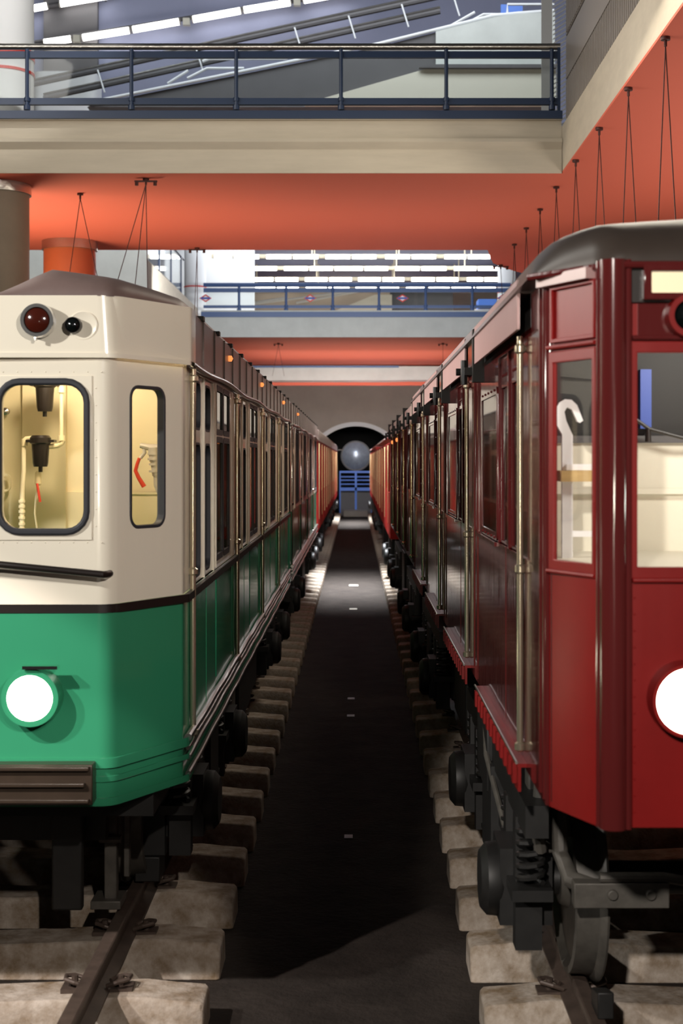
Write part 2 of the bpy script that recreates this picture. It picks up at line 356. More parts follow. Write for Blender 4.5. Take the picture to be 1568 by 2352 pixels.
def diamond(parent, x, y, z, r):
    m = MB().prism([(x-r*1.25, z), (x, z-r*.8), (x+r*1.25, z), (x, z+r*.8)], y-.012, y-.006, 'y'); d = m.build('metro_sign', SIGNR, parent)
    MB().prism([(x-r*.8, z), (x, z-r*.5), (x+r*.8, z), (x, z+r*.5)], y-.016, y-.012, 'y').build('sign_face', SIGNW, d)
    MB().box(x-r*.95, x+r*.95, y-.02, y-.016, z-r*.2, z+r*.2).build('sign_bar', SIGNB, d)
def railing(x0, x1, y, z0, ztop, posts, label, mp, thick=1.0, end=None):
    r = thing('walkway_railing', label, 'railing', ((x0+x1)/2, y, z0))
    MB().tube([(x0, y, ztop), (x1, y, ztop)], .045*thick, 14).build('handrail', STEEL if y < 30 else mp, r)
    MB().box(x0, x1, y-.03, y+.03, ztop-.16*thick, ztop-.07*thick).build('top_rail', mp, r)
    MB().box(x0, x1, y-.035, y+.035, z0+.08, z0+.17).build('bottom_rail', mp, r)
    m = MB(); m.box(-.02*thick, .02*thick, -.05, 0, 0, 0)
    first = None
    for p in posts:
        m = MB(); w = .027*thick
        m.tube([(p, y-.05, z0+.0), (p, y-.05, ztop-.05)], w, 12); m.cyl((p, y-.05, z0+.0), (p, y-.05, z0+.06), w*1.7); m.cyl((p, y-.05, z0+.12), (p, y-.05, z0+.17), w*1.5)
        m.box(p-w, p+w, y-.05, y+.01, ztop-.13, ztop-.06)
        m.build('post', mp, r)
    MB().box(x0, x1, y+.005, y+.015, z0+.17, ztop-.16*thick).build('glass_panel', GLASSR, r)
    return r
Y1 = 19.75
P1 = [(p-816)*Y1/3267 for p in (-176, 64, 303, 543, 783, 1024, 1266)]
r1 = railing(-7.9, 2.84, Y1, CAM_Z+4.87, CAM_Z+5.76, P1, 'nearest navy steel railing with glass panels across the top of the view', NAVY)
m = MB(); m.box(2.80, 2.84, Y1-.04, Y1+.04, CAM_Z+4.87, CAM_Z+5.78); m.build('end_post', NAVY, r1)
Y2 = 45.9
P2 = [(p-816)*Y2/3267 for p in (549, 657, 764, 870, 977, 1084)]
r2 = railing(-4.9, 5.0, Y2, CAM_Z+4.87, CAM_Z+5.70, P2, 'second blue railing in the middle distance with small diamond signs on its glass', BLUE, 1.5)
for sx in (472, 712, 924, 1155):
    x, _, z = px(sx, 685, Y2); diamond(r2, x, Y2, z, .16)

# ------------------------------------------------------------------ upper concourse seen through the near opening
struct(MB().box(-9, 7.5, 37.2, 37.5, CAM_Z+7.0, CAM_Z+15).build('wall_upper', LAV))
m = MB(); m.box(-9, 9, 37.5, 64, CAM_Z+8.0, CAM_Z+8.2); struct(m.build('ceiling_upper', mat('concourse_ceiling', rgb(104, 108, 136), .8)))
struct(MB().box(-9, 9, 63.7, 64, CAM_Z+4.66, CAM_Z+8.2).build('wall_upper_back', BEAMC))
YE = 30.0
es = thing('escalator', 'long escalator rising to the right behind the nearest railing', 'escalator', px(600, 235, YE))
Q = lambda x, y, Y=YE: (px(x, y, Y)[0], px(x, y, Y)[2])
MB().prism([Q(200, 246), Q(1272, 246), Q(1272, 30), Q(1190, 34), Q(1130, 42), Q(870, 107), Q(210, 240)], YE, YE+1.0, 'y').build('side_wall', GREYD, es)
MB().tube([px(205, 235, YE-.05), px(870, 100, YE-.05), px(1130, 36, YE-.05), px(1190, 30, YE-.05), px(1272, 24, YE-.05)], .035, 8).build('white_edge', WHITEP, es)
MB().prism([Q(700, 246), Q(1272, 246), Q(1272, 164), Q(980, 166)], YE-.3, YE-.02, 'y').build('lower_ramp_wall', PALEP, es)
MB().prism([Q(1000, 164), Q(1272, 164), Q(1272, 32), Q(1190, 36), Q(1130, 44), Q(1000, 76)], YE-.12, YE-.02, 'y').build('concrete_panel', BEAMG, es)
MB().prism([Q(960, 168), Q(1272, 168), Q(1272, 160), Q(985, 160)], YE-.42, YE-.3, 'y').build('ramp_coping', GREYD, es)
for (a, b) in (((60, 197), (1010, -8)), ((100, 226), (1010, 26))):
    MB().tube([px(a[0], a[1], YE+.3), px(b[0], b[1], YE+.3)], .06, 8).build('handrail', GREYD, es)
    MB().tube([px(a[0], a[1]-9, YE+.35), px(b[0], b[1]-9, YE+.35)], .03, 6).build('handrail_trim', STEEL, es)
for x in (230, 456, 682, 806, 928, 1045):
    y = 197-(x-60)*.2158; MB().tube([px(x-6, y, YE+.2), px(x+10, y+52, YE+.2)], .018, 6).build('baluster', WHITEP, es)
for pts in ([(385, 192), (432, 162)], [(430, 180), (475, 157), (560, 157)], [(465, 141), (480, 135), (660, 135)], [(1030, 62), (1090, 28)], [(1075, 52), (1110, 33), (1160, 33)], [(1165, 32), (1165, 10), (1272, 10)]):
    MB().tube([px(x, y, YE+.1) for x, y in pts], .03, 6).build('guard_rail', WHITEP, es)
MB().box(px(1150, 0, 30.6)[0], px(1200, 0, 30.6)[0], 30.6, 30.7, px(0, 30, 30.6)[2], px(0, 10, 30.6)[2]).build('blue_panel', GATEB, es)
x0, _, z0 = px(1268, 235, 22); x1 = px(1300, 0, 22)[0]
m = MB(); m.box(x0, 2.88, 22, 22.05, CAM_Z+4.68, CAM_Z+8.5)
z = CAM_Z+4.7
while z < CAM_Z+8.4:
    m.loft([[(x0+.01+.33*t, 21.985, z+.2*t), (x0+.01+.33*t, 22.0, z+.2*t), (x0+.01+.33*t, 22.0, z+.02+.2*t), (x0+.01+.33*t, 21.985, z+.02+.2*t)] for t in (0, 1)]); z += .07
tag(m.build('louvre_screen', WHITEP), 'white slanted louvre screen standing behind the right end of the nearest railing', 'screen')
tag(MB().prism(rr((px(75, 0, 36.2)[0]+px(222, 0, 36.2)[0])/2, 36.6, px(222, 0, 36.2)[0]-px(75, 0, 36.2)[0], 1.2, .3), CAM_Z+7.2, px(0, 168, 36.2)[2]).build('booth', WHITEP), 'round cornered white booth behind the left end of the nearest railing', 'booth')
struct(MB().box(px(98, 0, 36.9)[0], px(222, 0, 36.9)[0], 37.0, 37.2, CAM_Z+7.0, CAM_Z+15).build('trim_3', GREYD))
# upper columns
def column(x, y, r, z0, z1, mcol, label, ring=None, bands=None, name='column'):
    c = thing(name, label, 'column', (x, y, z0))
    MB().cyl((x, y, z0), (x, y, z1), r, n=40).build('shaft', mcol, c)
    if ring: MB().lathe([(r, ring[0]), (r+.03, ring[0]), (r+.03, ring[1]), (r, ring[1])], (x, y, 0), (0, 0, 1), 40).build('metal_collar', STEEL, c)
    for b in (bands or []):
        MB().lathe([(r, b[0]), (r+.012, b[0]), (r+.012, b[1]), (r, b[1])], (x, y, 0), (0, 0, 1), 40).build('red_band', SIGNR, c)
    return c
COLGREY = mat('column_grey_paint', rgb(128, 114, 96), .6, noise=.15, nscale=2)
COLOR = mat('column_orange_lit', rgb(178, 92, 56), .5, noise=.12, nscale=2)  # orange light falling on this column is put into its colour
column(-5.2, 20.6, .47, 0, CZ-.002, COLGREY, 'grey brown round column nearest on the left with a metal collar', ring=(CZ-.14, CZ-.002))
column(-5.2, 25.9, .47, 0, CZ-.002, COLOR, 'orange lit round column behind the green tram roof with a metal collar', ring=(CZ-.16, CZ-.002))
column(-5.2, 20.9, .47, CZ+.67, CAM_Z+9.5, WHITEP, 'white upper column at the top left corner with a red lettered band', bands=[(CAM_Z+5.88, CAM_Z+6.0), (CAM_Z+5.66, CAM_Z+5.70)])
column(-5.35, 47.5, .36, CZ+.67, CAM_Z+8.0, WHITEP, 'white upper column left of the second railing', bands=[(CAM_Z+5.8, CAM_Z+5.84)])
column(5.05, 47.5, .3, CZ+.67, CAM_Z+8.0, WHITEP, 'white upper column with red stripes right of the second railing', bands=[(CAM_Z+5.83, CAM_Z+5.88), (CAM_Z+5.62, CAM_Z+5.66)])
# concrete wall and parapet at the left of the middle opening
struct(MB().box(-8, -5.05, 34.5, 34.595, CAM_Z+2.9, CAM_Z+6.6).build('wall_parapet', BEAMG))
struct(MB().box(-5.3, -5.05, 34.6, 45.6, CAM_Z+2.9, CAM_Z+4.9).build('trim_2', BEAMC))
side = thing('side_railing', 'short blue and black railing on the left parapet beyond the tram roof', 'railing', (-5.2, 38, CAM_Z+4.9))
for y in (35.3, 37.6, 40.0, 42.3): MB().box(-5.22, -5.16, y-.03, y+.03, CAM_Z+4.9, CAM_Z+6.1).build('post', NAVY, side)
MB().tube([(-5.19, 35, CAM_Z+6.1), (-5.19, 43.0, CAM_Z+6.1)], .03, 8).build('handrail', NAVY, side)
MB().box(-5.2, -5.18, 35.2, 42.3, CAM_Z+5.05, CAM_Z+6.0).build('glass_panel', GLASSR, side)
# things on the far concourse
tag(MB().box(-7.5, -3.6, 50.5, 50.8, CAM_Z+4.67, CAM_Z+7.9).build('white_kiosk_wall', WHITEP), 'bright white wall at the left end behind the second railing', 'wall panel')
k = thing('kiosk', 'white and blue kiosk at the right behind the second railing', 'kiosk', px(1120, 720, 49))
MB().box(px(1090, 0, 49)[0], px(1142, 0, 49)[0], 49, 49.6, CAM_Z+4.67, px(0, 710, 49)[2]).build('counter', WHITEP, k)
MB().box(px(1098, 0, 48.9)[0], px(1140, 0, 48.9)[0], 48.85, 49.7, px(0, 708, 49)[2], px(0, 688, 49)[2]).build('blue_front', GATEB, k)
MB().box(px(1144, 0, 48.9)[0], px(1151, 0, 48.9)[0], 48.9, 49.2, CAM_Z+4.67, px(0, 680, 49)[2]).build('side_panel', mat('kiosk_pink', rgb(200, 150, 140), .6), k)
bw = tag(MB().box(px(575, 0, 58)[0], px(895, 0, 58)[0], 58, 58.3, CAM_Z+4.67, px(0, 664, 58)[2]).build('brown_partition', mat('brown_panel', rgb(150, 134, 118), .7)), 'long brown partition wall behind the second railing', 'partition')
bd = tag(MB().box(px(895, 0, 58.4)[0], px(1040, 0, 58.4)[0], 58.4, 58.6, CAM_Z+4.67, px(0, 664, 58)[2]).build('dark_partition', GREYD), 'dark grey partition right of the brown partition behind the second railing', 'partition')
fe = thing('far_escalator', 'far escalator rising to the right behind the glass of the second railing', 'escalator', px(700, 715, 57))
for (a, b) in (((583, 698), (800, 670)), ((680, 696), (830, 668)), ((500, 708), (655, 684))):
    MB().tube([px(a[0], a[1], 57), px(b[0], b[1], 57)], .05, 6).build('handrail', SILV, fe)
MB().prism([(px(575, 712, 57)[0], CAM_Z+4.665), (px(900, 712, 57)[0], CAM_Z+4.665), (px(900, 712, 57)[0], px(0, 676, 57)[2]), (px(860, 712, 57)[0], px(0, 676, 57)[2])], 57.1, 57.6, 'y').build('side_wall', BEAMC, fe)

# ------------------------------------------------------------------ fluorescent tubes
def tube_light(p0, p1, r, label, group):
    t = thing('fluorescent_lamp', label, 'lamp', p0, group)
    p0 = Vector(p0); p1 = Vector(p1); d = (p1-p0)
    MB().tube([p0+d*.02, p0+d*.98], r, 10).build('tube', TUBEE, t)
    for q in (0, 1):
        c = p0+d*(.0 if q == 0 else .97); MB().tube([c, c+d*.03], r*1.15, 8).build('end_cap', SILV, t)
YT = 36.7
def slanted(segs, label, group):
    for i, (xa, ya, xb, yb) in enumerate(segs):
        tube_light(px(xa, ya, YT), px(xb, yb, YT), .085, f'{ORDL[i]} lit tube from the left in the {label}', group)
slanted([(100, 98, 165, 89), (187, 87, 300, 69), (302, 68.5, 414, 49), (440, 45, 555, 24), (557, 23.5, 669, 5), (694, 1, 800, -17)], 'lower slanted row at the top', 'tubes of the lower slanted row')
slanted([(-40, 40, 48, 25), (50, 24, 110, 13), (136, 9, 250, -10)], 'upper slanted row at top left', 'tubes of the upper slanted row')
ch = thing('light_channel', 'grey channel carrying the lower slanted row of tubes at the top', 'light fitting', px(400, 40, YT+.12))
a = px(80, 98, YT+.13); b = px(820, -21, YT+.13)
MB().tube([a, b], .06, 6).build('channel', GREYD, ch)
for t in (.1, .5, .9): c = Vector(a).lerp(Vector(b), t); MB().cyl(c, (c.x, 37.21, c.z), .03, n=8).build('wall_bracket', GREYD, ch)
ch2 = thing('light_channel', 'grey channel carrying the upper slanted row of tubes at the top left', 'light fitting', px(100, 15, YT+.12))
a = px(-60, 43, YT+.13); b = px(270, -14, YT+.13)
MB().tube([a, b], .06, 6).build('channel', GREYD, ch2)
for t in (.1, .5, .9): c = Vector(a).lerp(Vector(b), t); MB().cyl(c, (c.x, 37.21, c.z), .03, n=8).build('wall_bracket', GREYD, ch2)
for x, y in ((176, 85), (428, 46), (682, 1)): c = px(x, y+4, YT+.02); MB().box(c[0]-.09, c[0]+.09, c[1]-.05, c[1]+.1, c[2]-.09, c[2]+.09).build('junction_box', PALEP, ch)
rows = [(590, 49.0, [490, 535, 597, 609, 671, 733, 745, 806, 866, 882, 943, 1003, 1018, 1072, 1127], 'topmost'),
        (617, 52.0, [520, 578, 638, 650, 709, 766, 835, 893, 905, 965, 1027, 1040, 1095, 1150], 'second'),
        (642, 55.0, [512, 557, 576, 630, 687, 698, 754, 810, 820, 876, 930, 942, 1000, 1054, 1070, 1110, 1152], 'third'),
        (663.5, 57.5, [520, 560, 584, 634, 688, 700, 752, 804, 814, 866, 918, 930, 982, 1034, 1092, 1140], 'lowest')]
for yy, YR, xs, nm in rows:
    zr = px(0, yy, YR)[2]
    lc = thing('light_channel', f'cream channel of the {nm} row of tubes above the second railing', 'light fitting', (0, YR, zr))
    MB().box(px(485, 0, YR)[0], px(1160, 0, YR)[0], YR+.065, YR+.16, zr-.03, zr+.10).build('channel', LIGHTH, lc)
    for x in (-4, -1.5, 1.5, 4): MB().cyl((x, YR+.11, zr+.09), (x, YR+.11, CAM_Z+8.01), .02, n=6).build('drop_rod', LIGHTH, lc)
    n = 0; i = 0
    while i < len(xs)-1:
        if xs[i+1]-xs[i] > 30:
            p0 = px(xs[i]+1, yy, YR); p1 = px(xs[i+1]-1, yy, YR)
            tube_light(p0, p1, .07, f'{ORDL[n]} lit tube from the left in the {nm} row above the second railing', f'tubes of the {nm} row')
            n += 1
        i += 1

# ------------------------------------------------------------------ hanging wires
def hanger(x, y, legs, label, group, bracket=False, r=.006):
    h = thing('hanging_wire', label, 'wire', (x, y, CZ), group)
    m = MB(); m.cyl((x, y, CZ-.001), (x, y, CZ-.03), .045); m.cyl((x, y, CZ-.03), (x, y, CZ-.09), .015, n=8)
    if bracket: m.box(x-.16, x+.16, y-.02, y+.02, CZ-.05, CZ-.03); m.cyl((x-.13, y, CZ-.05), (x-.13, y, CZ-.10), .025, n=8); m.cyl((x+.13, y, CZ-.05), (x+.13, y, CZ-.10), .025, n=8)
    m.build('ceiling_hook', WIREM, h)
    for (dx, dy, z) in legs:
        MB().tube([(x, y, CZ-.08), (x+dx, y+dy, z)], r, 6).build('wire', WIREM, h)
for i in range(8):
    y = 13.4+1.82*i
    hanger(2.92, y, [(-.12, 0, 3.72), (.17, 0, 3.72)], f'{ORD[i]} pair of thin dark wires hanging from the orange ceiling above the red train', 'wire pairs above the red train')
cr = thing('conductor_rail', 'suspended rail carried by the wires above the far side of the red train', 'rail', (2.94, 19, 3.68))
MB().box(2.76, 3.12, 12.8, 27, 3.68, 3.72).build('tray', DARKM, cr)
hanger(-2.96, 20.1, [(-.55, .2, 4.9), (-.22, .2, 4.9), (0, .2, 4.9)], 'dark bracket and fan of wires below the near beam above the green tram', 'wire fans above the green tram', True)
hanger(-4.10, 21.2, [(-.22, .2, 5.4), (.24, .2, 5.4)], 'two spread wires left of the bracket beneath the near beam', 'wire fans above the green tram')
hanger(-2.96, 26.6, [(0, .1, 4.6), (-.1, .1, 4.6)], 'dark bracket at the far ceiling edge above the green tram', 'wire fans above the green tram', True)
hanger(2.95, 28.9, [(.05, 0, 5.8)], 'dark bracket at the curved ceiling edge above the red train', 'wire brackets far right', True)
hanger(-2.6, 48.0, [(-.2, 0, 5.6), (.2, 0, 5.6)], 'far bracket with wires at left on the second orange ceiling strip', 'wire brackets on the second ceiling strip', True)
hanger(2.95, 48.0, [(0, 0, 5.6)], 'far bracket with wires at right on the second orange ceiling strip', 'wire brackets on the second ceiling strip', True)

# ------------------------------------------------------------------ tracks
def sleeper_mesh(half, xc):
    # rings along x: (x offset, top height)
    m = MB(); rings = []
    for dx, h, k in ((-half, .165, .92), (-half+.02, .18, 1), (-half+.16, .19, 1), (-half+.3, .205, 1), (-half+.62, .195, 1), (0, .17, 1), (half-.62, .195, 1), (half-.3, .205, 1), (half-.16, .19, 1), (half-.02, .18, 1), (half, .165, .92)):
        rings.append([(xc+dx, -.17*k, 0), (xc+dx, .17*k, 0), (xc+dx, .145*k, h-.03), (xc+dx, .125*k, h), (xc+dx, -.125*k, h), (xc+dx, -.145*k, h-.03)])
    return m.loft(rings)
def clip_mesh(x, side):
    m = MB(); pts = [(x+side*.05, -.05, .23), (x+side*.1, -.06, .25), (x+side*.15, -.03, .255), (x+side*.155, .02, .255), (x+side*.12, .045, .25), (x+side*.08, .04, .24), (x+side*.06, .01, .235)]
    m.tube(pts, .011, 8); m.box(x+side*.04, x+side*.17, -.05, .05, .19, .215); m.cyl((x+side*.11, 0, .2), (x+side*.11, 0, .265), .017, n=8)
    return m
def track(xc, half, y0, y1, step, word, other):
    root = None; i = 0; y = y0; grp = f'concrete sleepers of the {word} track'
    while y < y1:
        lab = f'{ORD[i]} concrete sleeper of the {word} track under the {other}' if i < 12 else f'concrete sleeper farther back along the {word} track in the shade of the {other}'
        if root is None:
            root = thing('sleeper', lab, 'sleeper', (xc, y, 0), grp)
            WL[root.name] = (xc, 0, 0)
            sleeper_mesh(half, xc).build('concrete_block', CONC, root, bevel=.008)
            for rx in (xc-.75, xc+.75):
                for sd in (-1, 1): clip_mesh(rx, sd).build('rail_clip', RUST, root)
        else: copy_thing(root, (xc, y, 0), lab, grp)
        y += step; i += 1
LXC, RXC = -1.98, 1.78
track(LXC, 1.27, 6.80, 70, .817, 'left', 'green tram')
track(RXC, 1.18, 6.76, 70, .817, 'right', 'red train')
RAILP = [(-.065, 0), (.065, 0), (.065, .012), (.012, .028), (.009, .095), (.034, .108), (.034, .135), (.028, .14), (-.028, .14), (-.034, .135), (-.034, .108), (-.009, .095), (-.012, .028), (-.065, .012)]
def rail(x, label):
    m = MB().loft([[(x+p[0], y, .205+p[1]) for p in RAILP] for y in (5.0, 70.5)])
    tag(m.build('rail', RUST), label, 'rail', 'running rails')
rail(LXC+.75, 'right hand rail of the left track running under the green tram')
rail(LXC-.75, 'outer rail of the left track beneath the green tram')
rail(RXC-.75, 'left hand rail of the right track running under the red train')
rail(RXC+.75, 'outer rail of the right track beneath the red train')
for i, (x, y, s_) in enumerate(((-.05, 10.3, .03), (-.05, 15.2, .04), (-.05, 16.3, .04), (-.04, 26.2, .07), (-.04, 31.2, .10))):  # small flat pieces put in for reflections on the floor
    m = MB().box(x-s_, x+s_, y-s_*1.6, y+s_*1.6, 0, .006)
    tag(m.build('floor_glint', PALEP if i > 2 else GREYM), f'{ORD[i]} small patch imitating a glint on the dark floor between the trains', 'floor glint', 'floor glints between the trains')

# ------------------------------------------------------------------ far end of the track
ep = thing('end_platform', 'low pale concrete step below the blue gate at the far end', 'step', (0, 70.8, 0))
MB().box(-.58, .60, 70, 71.1, 0, .30).build('step_block', BEAMG, ep)
gt = thing('blue_gate', 'blue barred gate standing before the dark tunnel', 'gate', (0.02, 71.2, 0))
gz = lambda y: CAM_Z+(1060-y)*71.2/3267
for y, t in ((1084, .05), (1095, .03), (1103, .03), (1112, .03)): MB().box(-.80, .82, 71.17, 71.23, gz(y)-t, gz(y)+t).build('bar', GATEB, gt)
MB().box(-.80, .82, 71.14, 71.26, gz(1123)-.09, gz(1123)+.07).build('cross_beam', GATEB, gt)
MB().box(-.03, .07, 71.14, 71.26, 0, gz(1084)+.05).build('post', GATEB, gt)
for x in (-.8, .78): MB().box(x, x+.06, 71.15, 71.25, 0, gz(1084)+.05).build('end_post', GATEB, gt)
MB().box(-.8, .82, 71.30, 71.36, 0, gz(1126)-.0).build('backing_panel', GREYD, gt)
mr = thing('convex_mirror', 'big round convex mirror hanging above the blue gate', 'mirror', (0.02, 71.6, 2.3))
R0 = .71; prof = [(R0*math.sin(.62*i/10)/math.sin(.62), .30*(math.cos(.62*i/10)-math.cos(.62))/(1-math.cos(.62))) for i in range(10, -1, -1)]
MB().lathe([(R0, -.06)]+prof, (0.02, 71.5, 3.0), (0, -1, 0), 48).build('mirror_dome', MIRROR, mr)
MB().lathe([(R0-.0, -.07), (R0+.05, -.07), (R0+.05, .03), (R0, .03)], (0.02, 71.5, 3.0), (0, -1, 0), 48).build('rim', GREYD, mr)
MB().cyl((0.02, 71.55, gz(1084)), (0.02, 71.55, 3.0), .04).build('pole', DARKM, mr)

# ------------------------------------------------------------------ car sides
def car_side(root, X, out, y0, y1, z0, zs, z1, bays, body_m, door_m, low_m, frame_m, pane_m, pole_m, near=True, riv=None, door_lo=None):
    """upper wall sheet between zs and z1 with its windows, the doors, poles; out = +1 faces +x"""
    U = (0, 1, 0); sg = out
    def sheet(outer, holes, x, t): return MB().plate(outer, holes, (x, 0, 0), U, t*sg)
    holes = []
    for it in bays:
        if it[0] == 'door': holes.append(rect(it[1], it[2], zs+.001, z1-.03))
        elif it[0] == 'win':
            for w in it[1]: holes.append(rr((w[0]+w[1])/2, (w[2]+w[3])/2, w[1]-w[0], w[3]-w[2], w[4]))
    sheet(rect(y0, y1, zs, z1), holes, X, .04).build('side_wall', body_m, root)
    for it in bays:
        if it[0] == 'door':
            a, b, wins = it[1], it[2], it[3]
            xd = X-sg*.012
            d = sheet(rect(a+.008, b-.008, zs+.002, z1-.035), [rr((w[0]+w[1])/2, (w[2]+w[3])/2, w[1]-w[0], w[3]-w[2], w[4]) for w in wins], xd, .03)
            if riv:
                pts = []
                for w in wins:
                    k = 5
                    pts += [(xd, w[0]+(w[1]-w[0])*(j+.5)/4, w[3]+.05) for j in range(4)]
                    pts += [(xd, yy, w[2]+(w[3]-w[2])*j/k) for j in range(k+1) for yy in (w[0]-.035, w[1]+.035)]
                d.rivets(pts, (sg, 0, 0), .009)
            d = d.build('door', door_m, root)
            lo = door_lo if door_lo else z0+.08
            MB().box(X-sg*.02, X+sg*.008, a+.008, b-.008, lo, zs+.001).build('lower_panel', low_m, d)
            for w in wins:
                cy, cz, ww, hh, q = (w[0]+w[1])/2, (w[2]+w[3])/2, w[1]-w[0], w[3]-w[2], w[4]
                if riv:
                    sheet(rr(cy, cz, ww+.03, hh+.03, q+.012), [rr(cy, cz, ww-.012, hh-.012, max(q-.006, .003))], xd+sg*.004, .010).build('window_frame', frame_m, d)
                    sheet(rr(cy, cz, ww, hh, q), [], xd-sg*.004, .005).build('window_pane', pane_m, d)
                else:
                    sheet(rr(cy, cz, ww+.002, hh+.002, q), [rr(cy, cz, ww-.024, hh-.024, max(q-.012, .003))], xd+sg*.002, .034).build('window_frame', frame_m, d)
                    sheet(rr(cy, cz, ww-.01, hh-.01, max(q-.005, .003)), [], xd-sg*.018, .005).build('window_pane', pane_m, d)
        elif it[0] == 'win':
            for w in it[1]:
                e = .03
                pr = .005 if riv else .003
                f = sheet(rr((w[0]+w[1])/2, (w[2]+w[3])/2, w[1]-w[0]+2*e, w[3]-w[2]+2*e, w[4]+e), [rr((w[0]+w[1])/2, (w[2]+w[3])/2, w[1]-w[0]-.012, w[3]-w[2]-.012, max(w[4]-.006, .004))], X+sg*pr, .008)
                if riv:
                    n = max(3, int((w[1]-w[0])/.14))
                    f.rivets([(X+sg*.005, w[0]+(w[1]-w[0])*(j+.5)/n, zz) for j in range(n) for zz in (w[2]-.016, w[3]+.016)], (sg, 0, 0), .008)
                    f.box(X, X+sg*.02, w[0]-.06, w[1]+.06, w[2]-.055, w[2]-.035)
                f = f.build('window_frame', frame_m, root)
                sheet(rr((w[0]+w[1])/2, (w[2]+w[3])/2, w[1]-w[0], w[3]-w[2], w[4]), [], X-sg*(.001 if riv else .006), .006).build('window_pane', pane_m, f)
        elif it[0] == 'pole':
            y = it[1]; m = MB(); m.tube([(X+sg*it[2], y, it[3]), (X+sg*it[2], y, it[4])], it[5], 14)
            for z in (it[3]+.02, (it[3]+it[4])/2-.1, it[4]-.05): m.cyl((X, y, z), (X+sg*it[2], y, z), it[5]*.8, n=8); m.lathe([(it[5], -.02), (it[5]*1.7, -.012), (it[5]*1.7, .012), (it[5], .02)], (X+sg*it[2], y, z), (0, 0, 1), 12)
            m.build('grab_pole', pole_m, root)
        elif it[0] == 'pillar':
            MB().box(min(X, X+sg*it[5]), max(X, X+sg*it[5]), it[1], it[2], it[3], it[4]).build('reflection_strip', CREAMG, root, bevel=.01)  # raised cream strip imitates a reflection on the glossy car side
        elif it[0] == 'bead':
            m = MB(); m.tube([(X, it[1], it[2]), (X, it[1], it[3])], it[4], 10); m.build('corner_bead', it[5], root)

def roof(root, xc, hw, yf, y1, zb, prof, L, m, ny=26, nx=44, frontprof=None):
    # prof(d, y): height over zb at distance d from the edge; yf(x): front edge
    ts = [0, .01, .03, .06, .1, .15, .22, .3, .4, .55, .7, .85, 1.0]
    rings = []
    xs = [xc+hw*math.sin(PI/2*(2*i/nx-1)) for i in range(nx+1)]
    for k in range(len(ts)+2):
        ring = []
        for x in xs:
            d = hw-abs(x-xc); y0 = yf(x)
            if k < len(ts): y = y0+L*ts[k]; a = (1-(1-ts[k])**2.4)**.5
            else: y = y0+L+(y1-y0-L)*(k-len(ts)+1)/2; a = 1
            ring.append((x, y, zb+prof(d, y-y0)*a))
        rings.append(ring)
    mb = MB(); mb.loft(rings, closed=False)
    # underside and rear
    mb.loft([[(x, yf(x), zb) for x in xs], [(x, y1, zb) for x in xs]], closed=False)
    mb.loft([[(p[0], p[1], p[2]) for p in rings[-1]], [(p[0], p[1], zb) for p in rings[-1]]], closed=False)
    return mb.build('roof', m, root, smooth=50)
def interp(tab, d):
    for (a, b), (c, e) in zip(tab, tab[1:]):
        if d <= c:
            t = (d-a)/(c-a); t = max(0, min(1, t)); return b+(e-b)*t
    return tab[-1][1]

def wheelset(root, xc, yc, dark=DARKM, tread=GREYM):
    for sd in (-1, 1):
        x = xc+sd*.7525; a = Vector((sd, 0, 0))
        m = MB(); m.lathe([(.05, -.09), (.10, -.09), (.36, -.05), (.40, -.08), (.462, -.082), (.466, -.072), (.458, -.055), (.436, -.042), (.43, .0), (.428, .055), (.40, .06), (.36, .03), (.14, .04), (.12, .08), (.05, .08)], (x, yc, .345+.432), a, 48)
        m.build('wheel', tread, root)
    MB().cyl((xc-.95, yc, .773), (xc+.95, yc, .773), .075).build('axle', dark, root)
def bogie(root, xc, ya, wb=2.0, detail=True, sides=(-1, 1)):
    for y in (ya, ya+wb): wheelset(root, xc, y)
    for sd in sides:
        x = xc+sd*1.0
        for y in (ya, ya+wb):
            m = MB(); m.box(x-.12, x+.12, y-.16, y+.16, .60, .95)
            m.lathe([(.16, -.02), (.17, .0), (.165, .05), (.13, .08), (.0, .085)], (x+sd*.12, y, .77), (sd, 0, 0), 24)
            m.box(x-.06, x+.06, y-.26, y-.15, .52, 1.12); m.box(x-.06, x+.06, y+.15, y+.26, .52, 1.12)
            m.box(x-.09, x+.09, y-.4, y+.4, .78, .83)
            m.build('axle_box', DARKM, root)
            if detail:
                for dy in (-.32, .32):
                    pts = [(x+.055*math.cos(2*PI*k/10), y+dy+.055*math.sin(2*PI*k/10), .84+.26*k/50) for k in range(51)]
                    MB().tube(pts, .014, 6).build('coil_spring', DARKM, root)
        m = MB(); m.box(x-.05, x+.05, ya-.55, ya+wb+.55, 1.10, 1.24); m.box(x-.07, x+.07, ya+wb/2-.25, ya+wb/2+.25, .60, 1.12)
        m.box(x-.03, x+.03, ya+.2, ya+wb-.2, .82, .90)
        for k in range(4): m.box(x-.05, x+.05, ya+wb/2-.55+k*.07, ya+wb/2+.55-k*.07, .60+.022*k, .622+.022*k)
        m.build('bogie_frame', DARKM, root)

